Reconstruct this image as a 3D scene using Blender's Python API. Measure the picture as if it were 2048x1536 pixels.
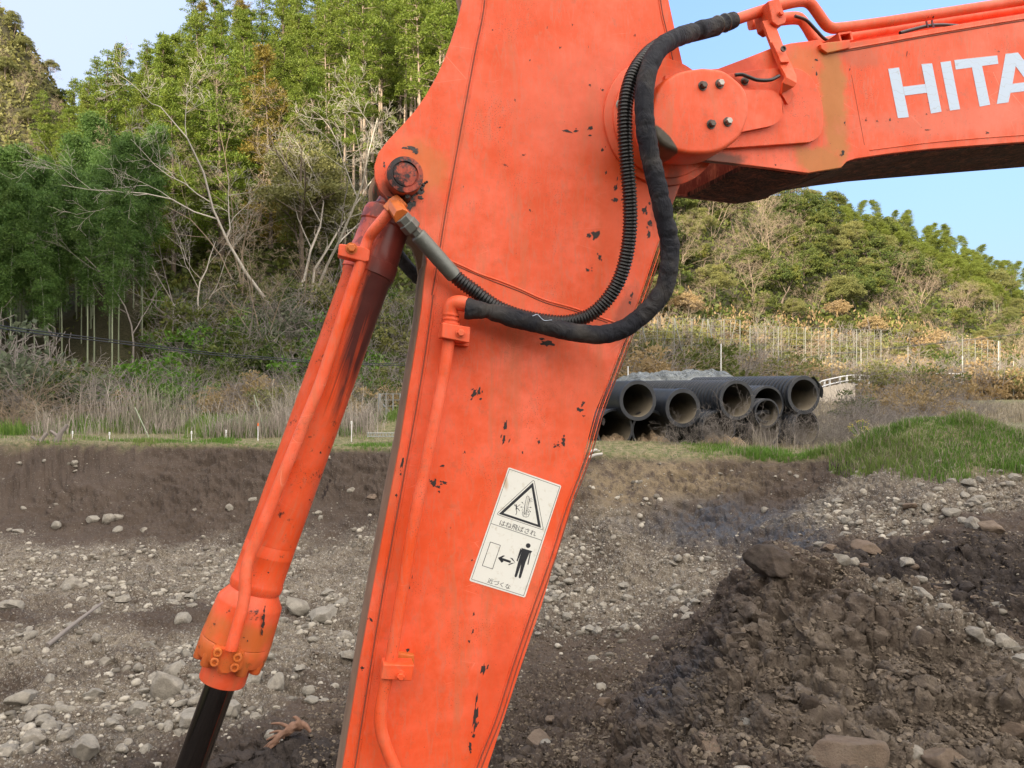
import bpy, bmesh, math, random
import numpy as np
from mathutils import Vector, Matrix
from math import radians as R, sin, cos, pi, tan, atan, atan2, sqrt

for _o in list(bpy.data.objects): bpy.data.objects.remove(_o)
SC = bpy.context.scene
COL = SC.collection
random.seed(7); RNG = np.random.default_rng(7)

# ---------------------------------------------------------------- camera, sky, sun
CZ = 1.05; F = 1479.0
cam_d = bpy.data.cameras.new('camera'); cam = bpy.data.objects.new('camera', cam_d); COL.objects.link(cam)
cam.location = (0, 0, CZ); cam.rotation_euler = (R(90), 0, 0)
cam_d.sensor_width = 36.0; cam_d.lens = 36.0*F/2048; cam_d.clip_start = 0.05; cam_d.clip_end = 3000
SC.camera = cam
SUN_EL, SUN_AZ = R(14.0), R(34.0)     # light travels towards +y turned SUN_AZ to +x
w = bpy.data.worlds.new('World'); SC.world = w; w.use_nodes = True
nt = w.node_tree; bg = nt.nodes['Background']
sky = nt.nodes.new('ShaderNodeTexSky'); sky.sky_type = 'NISHITA'; sky.sun_disc = False
sky.sun_elevation = SUN_EL; sky.sun_rotation = pi + SUN_AZ
sky.altitude = 100; sky.air_density = 1.0; sky.dust_density = 0.5; sky.ozone_density = 1.8
# clear blue ahead; bright white veil added behind the camera to light the foreground
def _wn(t, **k):
    n_ = nt.nodes.new('ShaderNode'+t)
    for a_, b_ in k.items(): setattr(n_, a_, b_)
    return n_
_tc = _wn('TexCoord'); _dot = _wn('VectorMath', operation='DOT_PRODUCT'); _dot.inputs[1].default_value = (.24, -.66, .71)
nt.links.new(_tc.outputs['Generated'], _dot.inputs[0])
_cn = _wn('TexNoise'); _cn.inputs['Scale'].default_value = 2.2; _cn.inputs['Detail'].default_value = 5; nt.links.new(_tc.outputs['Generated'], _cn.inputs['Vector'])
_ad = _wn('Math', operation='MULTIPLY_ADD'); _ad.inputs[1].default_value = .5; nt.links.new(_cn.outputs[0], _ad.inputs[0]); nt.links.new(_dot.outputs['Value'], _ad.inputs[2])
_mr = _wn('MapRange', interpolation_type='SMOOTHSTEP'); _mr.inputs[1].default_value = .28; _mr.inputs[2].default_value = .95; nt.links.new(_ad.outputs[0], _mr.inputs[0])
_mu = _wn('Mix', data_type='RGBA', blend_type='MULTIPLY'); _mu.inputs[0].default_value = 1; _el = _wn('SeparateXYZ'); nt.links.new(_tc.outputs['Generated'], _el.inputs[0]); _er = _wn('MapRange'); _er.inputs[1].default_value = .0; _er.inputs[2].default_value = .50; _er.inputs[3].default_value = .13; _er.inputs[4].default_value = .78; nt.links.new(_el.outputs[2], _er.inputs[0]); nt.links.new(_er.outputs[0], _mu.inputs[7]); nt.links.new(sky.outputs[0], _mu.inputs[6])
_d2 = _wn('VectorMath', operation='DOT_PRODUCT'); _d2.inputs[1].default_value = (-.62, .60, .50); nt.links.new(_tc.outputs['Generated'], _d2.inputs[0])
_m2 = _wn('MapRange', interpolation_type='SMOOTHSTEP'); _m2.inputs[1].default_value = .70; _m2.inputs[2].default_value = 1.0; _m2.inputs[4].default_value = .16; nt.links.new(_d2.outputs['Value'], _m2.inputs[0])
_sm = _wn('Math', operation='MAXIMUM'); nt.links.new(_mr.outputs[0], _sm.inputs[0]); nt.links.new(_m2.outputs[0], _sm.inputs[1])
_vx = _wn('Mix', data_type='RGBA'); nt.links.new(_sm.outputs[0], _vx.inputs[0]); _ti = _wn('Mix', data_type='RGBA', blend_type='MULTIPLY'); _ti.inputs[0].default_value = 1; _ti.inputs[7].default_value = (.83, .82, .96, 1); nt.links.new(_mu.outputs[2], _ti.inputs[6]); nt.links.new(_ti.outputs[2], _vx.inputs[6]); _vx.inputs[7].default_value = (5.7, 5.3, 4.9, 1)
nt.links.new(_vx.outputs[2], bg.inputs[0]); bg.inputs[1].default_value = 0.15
sl = bpy.data.lights.new('sun', 'SUN'); so = bpy.data.objects.new('sun', sl); COL.objects.link(so)
sl.energy = 3.4; sl.angle = R(0.6); sl.color = (1.0, 0.86, 0.68)
_t = Vector((sin(SUN_AZ)*cos(SUN_EL), cos(SUN_AZ)*cos(SUN_EL), -sin(SUN_EL)))
so.rotation_euler = _t.to_track_quat('-Z', 'Y').to_euler(); so.location = (-30, -40, 60)
SC.view_settings.view_transform = 'Standard'; SC.view_settings.look = 'None'
SC.view_settings.exposure = 1.9; SC.view_settings.gamma = 1.0
SC.render.engine = 'CYCLES'; SC.cycles.max_bounces = 6; SC.cycles.diffuse_bounces = 3
SC.cycles.glossy_bounces = 2; SC.cycles.transparent_max_bounces = 6; SC.cycles.use_denoising = True

# ---------------------------------------------------------------- numpy noise
def _h(ix, iy, s):
    n = (ix.astype(np.int64)*374761393 + iy.astype(np.int64)*668265263 + s*974634777) & 0x7fffffff
    n = ((n ^ (n >> 13))*1274126177) & 0x7fffffff
    return ((n ^ (n >> 16)) & 0xffff)/65535.0
def vnoise(x, y, s=0):
    ix = np.floor(x); iy = np.floor(y); fx = x-ix; fy = y-iy
    fx = fx*fx*fx*(fx*(fx*6-15)+10); fy = fy*fy*fy*(fy*(fy*6-15)+10)
    a = _h(ix, iy, s); b = _h(ix+1, iy, s); c = _h(ix, iy+1, s); d = _h(ix+1, iy+1, s)
    return (a+(b-a)*fx)*(1-fy)+(c+(d-c)*fx)*fy
def fbm(x, y, oct=4, s=0, g=0.5):
    x = np.asarray(x, float); y = np.asarray(y, float)
    v = 0; a = 1; t = 0
    for i in range(oct):
        v = v+a*(vnoise(x, y, s+i*17)-0.5); t += a; a *= g
        x, y = x*1.62+y*1.19+3.1, y*1.62-x*1.19+1.7
    return v/t*2
def lumps(x, y, s=0, rad=0.5):
    """rounded clods: dome height of the nearest random centre per cell"""
    ix = np.floor(x); iy = np.floor(y); out = np.zeros_like(x)
    for dx in (-1, 0, 1):
        for dy in (-1, 0, 1):
            cx = ix+dx; cy = iy+dy
            px = cx+_h(cx, cy, s); py = cy+_h(cx, cy, s+5); rr = rad*(0.35+0.75*_h(cx, cy, s+9)**1.5)
            d2 = ((x-px)**2+(y-py)**2)/(rr*rr)
            out = np.maximum(out, rr*np.sqrt(np.clip(1-d2, 0, 1)))
    return out

# ---------------------------------------------------------------- mesh helpers
def mesh_np(name, V, Q, mat=None, smooth=True, tris=False):
    me = bpy.data.meshes.new(name); V = np.asarray(V, np.float32); Q = np.asarray(Q, np.int32)
    k = 3 if tris else 4
    me.vertices.add(len(V)); me.vertices.foreach_set('co', V.ravel())
    me.loops.add(Q.size); me.loops.foreach_set('vertex_index', Q.ravel())
    me.polygons.add(len(Q)); me.polygons.foreach_set('loop_start', np.arange(0, Q.size, k, dtype=np.int32))
    me.polygons.foreach_set('loop_total', np.full(len(Q), k, np.int32))
    me.polygons.foreach_set('use_smooth', np.full(len(Q), smooth))
    me.update(calc_edges=True)
    if mat: me.materials.append(mat)
    return me
def fattr(me, name, vals):
    a = me.attributes.new(name, 'FLOAT', 'POINT'); a.data.foreach_set('value', np.asarray(vals, np.float32))
def link(name, me, parent=None, **k):
    o = bpy.data.objects.new(name, me); COL.objects.link(o)
    if parent is not None: o.parent = parent
    for a, b in k.items(): o[a] = b
    return o
def empty(name, loc=(0, 0, 0), rz=0, **k):
    o = link(name, None, **k); o.location = loc; o.rotation_euler = (0, 0, rz); o.empty_display_size = .2
    return o
def copy_tree(o, parent=None):
    c = o.copy(); COL.objects.link(c)
    if parent is not None: c.parent = parent
    for ch in list(o.children): copy_tree(ch, c)
    return c
def crom(P, n=8):
    """Catmull-Rom through points (any dimension)"""
    P = [np.array(p, float) for p in P]; Q = [2*P[0]-P[1]]+P+[2*P[-1]-P[-2]]; out = []
    for i in range(1, len(Q)-2):
        for k in range(n):
            t = k/n; a, b, c, d = Q[i-1], Q[i], Q[i+1], Q[i+2]
            out.append(.5*((2*b)+(-a+c)*t+(2*a-5*b+4*c-d)*t*t+(-a+3*b-3*c+d)*t**3))
    out.append(P[-1]); return np.array(out)
def resample(P, step):
    d = np.r_[0, np.cumsum(np.linalg.norm(np.diff(P, axis=0), axis=1))]
    n = max(2, int(d[-1]/step)+1); s = np.linspace(0, d[-1], n)
    return np.stack([np.interp(s, d, P[:, k]) for k in range(P.shape[1])], 1), s

class MB:
    """collects faces of one part"""
    def __init__(s): s.v = []; s.f = []; s.m = []
    def add(s, V, Fc, mi=0):
        b = len(s.v); s.v += [tuple(float(c) for c in p) for p in V]; s.f += [tuple(i+b for i in f) for f in Fc]; s.m += [mi]*len(Fc)
    def tube(s, P, r, seg=16, caps=True, mi=0, rfun=None):
        P = np.asarray(P, float); n = len(P)
        r = np.full(n, r) if np.isscalar(r) else np.asarray(r, float)
        T = np.gradient(P, axis=0); T /= np.linalg.norm(T, axis=1)[:, None]+1e-12
        u = np.cross(T[0], [0.13, 0.2, 1.0]); u /= np.linalg.norm(u)
        V = []
        for i in range(n):
            u = u-T[i]*u.dot(T[i]); u /= np.linalg.norm(u); w_ = np.cross(T[i], u)
            for k in range(seg):
                a = 2*pi*k/seg; rr = r[i] if rfun is None else r[i]*rfun(i, a)
                V.append(P[i]+(u*cos(a)+w_*sin(a))*rr)
        Fc = [(i*seg+k, i*seg+(k+1) % seg, (i+1)*seg+(k+1) % seg, (i+1)*seg+k) for i in range(n-1) for k in range(seg)]
        if caps: Fc += [tuple(range(seg))[::-1], tuple((n-1)*seg+k for k in range(seg))]
        s.add(V, Fc, mi)
    def lathe(s, c, axis, prof, seg=32, mi=0, up=None, ab=(1, 1)):
        """prof: (distance along axis, radius); ab: ellipse factors"""
        c = np.array(c, float); axis = np.array(axis, float)/np.linalg.norm(axis)
        u = np.cross(axis, [0, 0, 1.0] if up is None else up)
        if np.linalg.norm(u) < 1e-4: u = np.array([1., 0, 0])
        u /= np.linalg.norm(u); w_ = np.cross(axis, u); V = []; n = len(prof)
        for (t, r) in prof:
            for k in range(seg):
                a = 2*pi*k/seg; V.append(c+axis*t+(u*cos(a)*ab[0]+w_*sin(a)*ab[1])*max(r, 1e-5))
        Fc = [(i*seg+k, i*seg+(k+1) % seg, (i+1)*seg+(k+1) % seg, (i+1)*seg+k) for i in range(n-1) for k in range(seg)]
        if prof[0][1] > 1e-4: Fc.append(tuple(range(seg))[::-1])
        if prof[-1][1] > 1e-4: Fc.append(tuple((n-1)*seg+k for k in range(seg)))
        s.add(V, Fc, mi)
    def prism(s, poly, w0, w1, mi=0):
        """poly: list of (x,z) ; extruded along y from w0 to w1"""
        n = len(poly); V = [(x, w0, z) for x, z in poly]+[(x, w1, z) for x, z in poly]
        Fc = [tuple(range(n)), tuple(range(n, 2*n))[::-1]]+[(i+n, (i+1) % n+n, (i+1) % n, i) for i in range(n)]
        s.add(V, Fc, mi)
    def box(s, c, sx, sy, sz, M=None, mi=0):
        V = [Vector((x*sx/2, y*sy/2, z*sz/2)) for x in (-1, 1) for y in (-1, 1) for z in (-1, 1)]
        if M is not None: V = [M @ v for v in V]
        V = [v+Vector(c) for v in V]
        s.add(V, [(0, 1, 3, 2), (4, 6, 7, 5), (0, 4, 5, 1), (2, 3, 7, 6), (0, 2, 6, 4), (1, 5, 7, 3)], mi)
    def build(s, name, mats, parent=None, ang=35, bevel=0, **k):
        me = bpy.data.meshes.new(name); me.from_pydata(s.v, [], s.f)
        for m in (mats if isinstance(mats, (list, tuple)) else [mats]): me.materials.append(m)
        me.polygons.foreach_set('material_index', s.m)
        bm = bmesh.new(); bm.from_mesh(me); bmesh.ops.recalc_face_normals(bm, faces=bm.faces); bm.to_mesh(me); bm.free()
        me.polygons.foreach_set('use_smooth', [ang > 0]*len(me.polygons))
        if ang > 0: me.set_sharp_from_angle(angle=R(ang))
        o = link(name, me, parent, **k)
        if bevel:
            b = o.modifiers.new('bevel', 'BEVEL'); b.width = bevel; b.segments = 2; b.limit_method = 'ANGLE'; b.angle_limit = R(40)
            b.harden_normals = True
        return o

def merge_into(o, mb, mat):
    """adds the collected faces to an existing part, as a spot of another material on it"""
    me = o.data; me.materials.append(mat); mi = len(me.materials)-1; bm = bmesh.new(); bm.from_mesh(me); vs = [bm.verts.new(v) for v in mb.v]
    for f_ in mb.f:
        q = bm.faces.new([vs[i] for i in f_]); q.material_index = mi
    bm.to_mesh(me); bm.free()
# ---------------------------------------------------------------- material helpers
class NM:
    def __init__(s, name):
        s.mat = bpy.data.materials.new(name); s.mat.use_nodes = True; s.t = s.mat.node_tree
        s.b = s.t.nodes['Principled BSDF']; s.x = -200
    def n(s, typ, **k):
        nd = s.t.nodes.new('ShaderNode'+typ)
        for a, b in k.items(): setattr(nd, a, b)
        return nd
    def set(s, sock, v):
        if hasattr(v, 'links') or isinstance(v, bpy.types.NodeSocket): s.t.links.new(v, sock)
        elif isinstance(v, (tuple, list)) and sock.type == 'RGBA': sock.default_value = (*v[:3], 1)
        elif sock.type == 'RGBA': sock.default_value = (v, v, v, 1)
        else: sock.default_value = v
    def coord(s, which='Object'): return s.n('TexCoord').outputs[which]
    def pos(s): return s.n('NewGeometry').outputs['Position']
    def noise(s, vec, scale, detail=3, rough=.5, dist=0, out=0):
        nd = s.n('TexNoise'); s.set(nd.inputs['Vector'], vec); nd.inputs['Scale'].default_value = scale
        nd.inputs['Detail'].default_value = detail; nd.inputs['Roughness'].default_value = rough; nd.inputs['Distortion'].default_value = dist
        return nd.outputs[out]
    def vor(s, vec, scale, out='Distance', feature='F1', rnd=1):
        nd = s.n('TexVoronoi', feature=feature); s.set(nd.inputs['Vector'], vec); nd.inputs['Scale'].default_value = scale
        nd.inputs['Randomness'].default_value = rnd
        return nd.outputs[out]
    def math(s, op, a, b=0.0, clamp=False):
        nd = s.n('Math', operation=op, use_clamp=clamp); s.set(nd.inputs[0], a); s.set(nd.inputs[1], b); return nd.outputs[0]
    def map(s, v, a, b, c=0., d=1., smooth=False):
        nd = s.n('MapRange', interpolation_type='SMOOTHSTEP' if smooth else 'LINEAR'); s.set(nd.inputs[0], v)
        for i, q in zip((1, 2, 3, 4), (a, b, c, d)): s.set(nd.inputs[i], q)
        return nd.outputs[0]
    def mix(s, f, a, b, typ='MIX'):
        nd = s.n('Mix', data_type='RGBA', blend_type=typ); s.set(nd.inputs[0], f); s.set(nd.inputs[6], a); s.set(nd.inputs[7], b); return nd.outputs[2]
    def vmap(s, vec, loc=(0, 0, 0), rot=(0, 0, 0), scale=(1, 1, 1)):
        nd = s.n('Mapping'); s.set(nd.inputs[0], vec); nd.inputs[1].default_value = loc; nd.inputs[2].default_value = rot; nd.inputs[3].default_value = scale
        return nd.outputs[0]
    def sep(s, v):
        nd = s.n('SeparateXYZ'); s.set(nd.inputs[0], v); return nd.outputs
    def attr(s, name, typ='GEOMETRY', out='Fac'):
        nd = s.n('Attribute', attribute_name=name, attribute_type=typ); return nd.outputs[out]
    def rnd(s): return s.n('ObjectInfo').outputs['Random']
    def isl(s): return s.n('NewGeometry').outputs['Random Per Island']
    def bump(s, h, strength=.3, dist=.01, prev=None):
        nd = s.n('Bump'); s.set(nd.inputs['Height'], h); nd.inputs['Strength'].default_value = strength; nd.inputs['Distance'].default_value = dist
        if prev is not None: s.set(nd.inputs['Normal'], prev)
        return nd.outputs[0]
    def ell(s, vec, c, r, rot=0.0, soft=.3, nz=0.35, ns=8.0):
        """1 inside a ragged ellipse in the local x,z plane; c centre, r radii"""
        x, y, z = s.sep(vec); dx = s.math('SUBTRACT', x, c[0]); dz = s.math('SUBTRACT', z, c[1]); ca, sa = cos(rot), sin(rot)
        a = s.math('DIVIDE', s.math('ADD', s.math('MULTIPLY', dx, ca), s.math('MULTIPLY', dz, sa)), r[0])
        b = s.math('DIVIDE', s.math('SUBTRACT', s.math('MULTIPLY', dz, ca), s.math('MULTIPLY', dx, sa)), r[1])
        d = s.math('SQRT', s.math('ADD', s.math('MULTIPLY', a, a), s.math('MULTIPLY', b, b)))
        n_ = s.math('MULTIPLY', s.math('SUBTRACT', s.noise(vec, ns, 4, .6), .5), nz*2)
        return s.map(s.math('ADD', d, n_), 1.0+soft, 1.0-soft, smooth=True)
    def out(s, color=None, rough=None, normal=None, metal=None, spec=None, **k):
        if color is not None: s.set(s.b.inputs['Base Color'], color)
        if rough is not None: s.set(s.b.inputs['Roughness'], rough)
        if normal is not None: s.set(s.b.inputs['Normal'], normal)
        if metal is not None: s.set(s.b.inputs['Metallic'], metal)
        if spec is not None: s.set(s.b.inputs['Specular IOR Level'], spec)
        return s.mat
def plain(name, col, rough=.6, metal=0., vary=.25, scale=30., bump=.15, bd=.002, obj=True):
    m = NM(name); c = m.coord(); n_ = m.noise(c, scale, 4, .6)
    dark = tuple(x*(1-vary) for x in col); lite = tuple(min(1, x*(1+vary)) for x in col)
    return m.out(m.mix(n_, dark, lite), m.map(n_, 0, 1, rough-.08, min(1, rough+.08)), m.bump(n_, bump, bd), metal)
# ================================================================ terrain shape
def W(px, py, Y): return np.array([(px-1024)/F*Y, Y, CZ-(py-768)/F*Y])
# control points (px, py, Y) read from the photo with an estimated distance
PITC = [(0,1536,5.0),(250,1536,5.0),(500,1536,4.9),(750,1536,4.7),(900,1536,4.5),(0,1350,6.6),(300,1350,6.6),(600,1350,6.6),(850,1350,6.7),
 (0,1220,8.1),(300,1200,8.4),(600,1200,8.5),(850,1200,8.5),(0,1110,10.2),(300,1105,10.5),(550,1090,10.8),(750,1080,10.6),(900,1080,10.2),
 (-150,1060,11.3),(0,1050,11.6),(300,1045,11.7),(550,1040,11.7),(760,1030,11.5),(-200,900,12.9),(0,895,13.0),(200,893,13.1),(400,890,13.1),(560,888,13.0),(780,893,12.6),(900,900,12.1),
 (-300,1500,5.4),(-400,1250,8),(-400,1050,11.3),(-500,900,12.6),
 (1000,912,11.2),(1160,918,10.7),(1300,914,10.6),(1450,905,10.7),(1600,898,10.6),(1700,905,10.2),
 (1160,1000,9.9),(1300,1000,9.9),(1450,990,9.9),(1560,985,9.8),(1650,965,9.6),(1740,950,9.4),(1830,935,9.3),
 (1160,1100,8.9),(1300,1090,9.0),(1420,1080,9.0),(1520,1060,8.9),(1620,1050,8.6),(1720,1040,8.3),
 (1160,1200,8.0),(1300,1190,8.0),(1420,1180,7.8),(1520,1150,7.7),(1100,1330,6.6),(1250,1330,6.5),(1400,1260,6.8),(1040,1440,5.6),(1180,1400,5.8),(1000,1250,7.6),
 (1900,950,8.7),(1960,965,8.4),(2048,975,8.2),(1850,1000,8.2),(1950,1010,7.9),(2048,1030,7.6),(1780,1060,7.9),(1700,1080,7.6),
 (1650,1110,6.8),(1750,1110,6.9),(1850,1100,6.8),(2000,1100,6.6),(1760,1170,6.1),(1900,1180,5.9),(2048,1180,5.8),(1850,1240,5.4),(2000,1260,5.1),(2200,1200,5.6),(2200,1050,7.2),(2300,1300,4.6),
 (2200,960,8.2),(2400,950,8.2)]
MND = [ # near mound: ridge, crest and flanks
 (1540,1082,4.85),(1510,1108,4.75),(1600,1108,4.75),(1640,1128,4.7),(1700,1150,4.6),(1780,1180,4.5),(1870,1215,4.4),(1960,1250,4.3),(2048,1288,4.2),(2150,1330,4.1),
 (1500,1220,4.45),(1470,1300,4.1),(1430,1400,3.75),(1395,1470,3.5),(1380,1536,3.3),
 (1620,1250,4.2),(1600,1350,3.9),(1560,1450,3.5),(1560,1536,3.2),(1750,1300,4.1),(1750,1420,3.65),(1750,1536,3.25),(1900,1350,3.9),(1920,1450,3.6),(1900,1536,3.3),(2040,1420,3.75),(2040,1536,3.45),(2150,1536,3.5),
 (1400,1240,5.2),(1350,1330,4.9),(1280,1400,4.7),(1180,1470,4.6),(1080,1520,4.5),(1250,1536,4.0),(1330,1450,4.1)]
def tps_fit(P, lam=1e-3):
    n = len(P); X = P[:, :2]; d = np.linalg.norm(X[:, None]-X[None], axis=2); K = np.where(d > 0, d*d*np.log(d+1e-12), 0)+lam*np.eye(n)
    A = np.zeros((n+3, n+3)); A[:n, :n] = K; A[:n, n] = 1; A[:n, n+1:] = X; A[n, :n] = 1; A[n+1:, :n] = X.T
    c = np.linalg.solve(A, np.r_[P[:, 2], 0, 0, 0]); return X, c
def tps_eval(fit, x, y):
    X, c = fit; sh = x.shape; x = x.ravel(); y = y.ravel(); n = len(X); r = c[n]+c[n+1]*x+c[n+2]*y
    for i in range(n):
        d2 = (x-X[i, 0])**2+(y-X[i, 1])**2; r = r+c[i]*.5*d2*np.log(d2+1e-12)
    return r.reshape(sh)
_pc = [W(*p) for p in PITC]
_pc += [np.array(p) for p in ((0, 0.2, -.55), (-2, 0, -.6), (2.2, 0.2, -.5), (0, 2.2, -.75), (-2.5, 2.2, -.9), (2.0, 1.6, -.7), (-5, 1, -1.0), (0, -3, -.4), (-6, -3, -.4), (5, -2, -.4), (4.5, 2, -.5))]
_pc += [np.array(p) for p in ((-8, 14.8, 1.6), (-3, 14.9, 1.6), (-12, 14, 1.4), (0, 13.8, 1.3), (3, 12.4, 1.1), (5.5, 11.8, .9))]  # slope carried on past the rim, cut by the field
PIT = tps_fit(np.array(_pc))
MLEFT = [(1540,1082,4.85),(1500,1220,4.45),(1470,1300,4.1),(1430,1400,3.75),(1395,1470,3.5),(1380,1536,3.3),(1525,1095,4.9),(1470,1200,5.1),(1430,1262,5.1),(1385,1345,4.85),(1310,1425,4.7),(1210,1485,4.6),(1110,1530,4.5),(1345,1460,4.1),(1270,1545,4.0),(1430,1345,4.3)]
_ml = np.array([W(*p) for p in MLEFT]); MLFT = tps_fit(_ml, .15)
_mc = [W(*p) for p in MND if not (p[0] < 1420 and p not in ((1395,1470,3.5),(1380,1536,3.3)))]+[np.array(p) for p in ((2.2, 2.0, -1.0), (1.0, 2.4, -.75), (.9, 4.0, -.35), (1.0, 4.7, -.15), (1.1, 6.0, -1.0), (2.4, 5.8, -.95), (3.6, 5.0, -.9), (3.2, 2.4, -.8))]
MOUND = tps_fit(np.array(_mc))
SKYH = dict(px=[-2500,-900,-300,0,130,200,400,600,900,1100,1300,1500,1700,1800,1900,2048,2400,3500],
            ht=[30,26,20,17,19,24,31,37,39,34,28,25,22.5,21,18.5,14,9,6],
            db=[22,22,24,25,25,25,26,26,28,30,36,43,50,52,54,58,60,60],
            dt=[70,70,74,76,76,76,78,80,80,82,86,92,96,98,100,104,110,110])
def hills(x, y):
    r = np.hypot(x, y); az = np.arctan2(x, y); px = 1024+F*np.tan(np.clip(az, -1.18, 1.05)); d = r*np.cos(np.clip(az, -1.18, 1.05))
    g = lambda k: np.interp(px, SKYH['px'], SKYH[k])
    t = (d-g('db'))/(g('dt')-g('db')); tt = np.clip(t, 0, 1)
    z = g('ht')*(0.25*tt+.75*tt**1.15)
    z = z-np.clip(t-1, 0, 3)*8
    z = z*np.clip((y+12)/24, 0, 1)
    z = z+fbm(x/9, y/9, 4, 3)*1.4*np.clip(t*6, 0, 1)*np.clip((y+12)/24, 0, 1)
    # high ridge far behind on the left
    fr = np.interp(px, [-900, 0, 60, 130, 260, 420], [95, 84, 78, 64, 44, 20]); q = np.clip((d-112)/46, 0, 1)*np.clip((y-20)/40, 0, 1)
    z = np.maximum(z, (fr+fbm(x/11, y/11, 4, 9)*4)*q-4)
    # hill behind the photographer that keeps the sun off the pit
    s = x*sin(SUN_AZ)+y*cos(SUN_AZ); c = x*cos(SUN_AZ)-y*sin(SUN_AZ)
    crest = 35.5+fbm(c/14, c*0+2, 4, 21)*4
    b = np.clip(1-np.abs(s+84)/58, 0, 1); b = b*b*(3-2*b)*np.clip((170-np.abs(c))/60, 0, 1)
    return np.maximum(z, crest*b-.3)
def field(x, y):
    z = fbm(x/3.1, y/3.1, 4, 5)*.07
    px = 1024+F*x/np.maximum(y, .5)
    z = z+.38*np.exp(-((x+2.0)/1.5)**2-((y-16.2)/1.0)**2)     # low heap behind the arm
    z = z+.18*np.exp(-((x-2.2)/2.0)**2-((y-11.6)/.8)**2)      # soil under the pipes
    return z
def bank(x, y):
    # grassy bank on the right
    bx = (x-5.6)*.90-(y-9.65)*.44; by = (x-5.6)*.44+(y-9.65)*.90
    return .56*np.exp(-(np.abs(bx)/1.0)**2.2-(by/.8)**2)+.10*np.exp(-((x-6.7)/1.1)**2-((y-9.2)/.6)**2)
def ground_h(x, y, fine=True):
    x = np.asarray(x, float); y = np.asarray(y, float)
    r = np.hypot(x, y); f = field(x, y); hl = hills(x, y)
    f = f+0.0
    base = f+bank(x, y)+np.clip((r-20)/6, 0, 1)*np.maximum(hl, -.4)*(1.0)
    near = (r < 19) & (y > -5)
    if not np.any(near): return base
    xs, ys = x[near] if x.ndim else x.reshape(1), y[near] if y.ndim else y.reshape(1)
    wob = fbm(xs*1.3, ys*1.3, 3, 31)*.22
    p = tps_eval(PIT, xs, ys+wob*.6); m = tps_eval(MOUND, xs, ys)
    ml = tps_eval(MLFT, xs, ys)+fbm(xs*3, ys*3, 3, 15)*.03; m = np.minimum(m, ml)-.02*np.exp(-((m-ml)/.05)**2)
    dm = np.hypot((xs-1.9)/2.3, (ys-4.0)/1.9)                 # the mound only acts near itself
    m = m-np.clip(dm-1, 0, 9)*3.0
    wm = np.clip((m-p)/.12+.5, 0, 1); pit = p*(1-wm)+m*wm
    fl = f.reshape(-1)[near.reshape(-1)] if f.ndim else f.reshape(1)
    k = np.clip((fl-pit)/.10, -1, 1)
    z = np.where(pit < fl, pit, fl)
    edge = np.clip(1-np.abs(fl-pit)/.25, 0, 1)*.03
    inpit = np.clip((fl-pit)/.15, 0, 1)
    z = z+inpit*fbm(xs*2.2, ys*2.2, 4, 41, .55)*.10-edge*fbm(xs*3, ys*3, 3, 8)-inpit*np.abs(fbm(xs*4.2, ys*4.2, 3, 45, .6))*.05
    z = z+bank(xs, ys)
    out = base.copy().reshape(-1) if base.ndim else base.reshape(1)
    out[near.reshape(-1)] = z
    return out.reshape(x.shape) if x.ndim else float(out[0])
def H(x, y): return float(ground_h(np.array([x, x]), np.array([y, y]))[0])

def soil_masks(x, y, z):
    """regions of soil kinds: gravel = pale rubble, clay = blue grey smear, ochre = tan layer, grass, litter"""
    f = field(x, y)+bank(x, y); dep = f-z+(np.hypot((x-1.9)/2.6, (y-4)/2)<1)*.5
    px = 1024+F*x/np.maximum(y, .4); py = 768-(z-CZ)/np.maximum(y, .4)*F
    n1 = fbm(x*.9, y*.9, 4, 81); n2 = fbm(x*2.5, y*2.5, 4, 82)
    def box(a, b, v, s): return np.clip((v-a)/s, 0, 1)*np.clip((b-v)/s, 0, 1)
    def reg(cx, cy, Y, rx, ry):
        c = W(cx, cy, Y); return np.clip(1.35-np.hypot((x-c[0])/rx, (y-c[1])/ry)+n1*.6+n2*.25, 0, 1)
    gravel = np.zeros_like(x)
    for a in ((250,1150,9.4,5.2,1.5),(60,1130,9.9,3,1.2),(600,1130,9.5,2.6,1.5),(800,1150,9.0,1.6,2.2),(1200,1130,8.6,1.3,1.2),(1350,1160,8.1,.9,.9),(600,1260,7.4,1.4,.8),(330,1400,6.1,1.2,.7),(60,1480,5.4,1.0,.8),(200,1290,7.2,2.0,.7)):
        gravel = np.maximum(gravel, reg(*a)*.95)
    for a in ((1830,960,9.0,1.5,.7),(1960,1000,8.1,1.6,.5),(1680,1020,8.7,.5,.6)):
        gravel = np.maximum(gravel, reg(*a)*1.0)
    # pebbly back of the mound crest
    c0 = W(1700, 1140, 4.7); c1 = W(2048, 1285, 4.25); d = (x-c0[0])*(c1[1]-c0[1])-(y-c0[1])*(c1[0]-c0[0]); d = d/np.hypot(c1[0]-c0[0], c1[1]-c0[1])
    gravel = np.maximum(gravel, np.clip(1.1-np.abs(d-.12)/.22+n2*.4, 0, 1)*np.clip((x-1.9)*2, 0, 1)*(x < 5)*(y < 5.6)*(y > 3.4))
    clay = np.clip(np.maximum(reg(1450, 1035, 9.3, 1.0, .6), reg(1560, 1080, 8.3, .6, .5))*.9, 0, 1)
    clay = np.maximum(clay, reg(1340, 1360, 4.8, .35, .8)*.8)
    ochre = np.clip(reg(1330, 960, 10.2, 1.9, .45), 0, 1)
    dark = np.clip(np.maximum(reg(1930, 1160, 6.1, 1.7, 1.2), reg(700, 1500, 5.0, 1.6, .8)), 0, 1)
    tan_ = reg(1690, 1330, 3.9, 1.4, .8)
    flat = np.clip(1-dep/.10, 0, 1)
    return gravel*np.clip(dep*4+.3, 0, 1), clay, ochre, dark, tan_, flat

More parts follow.
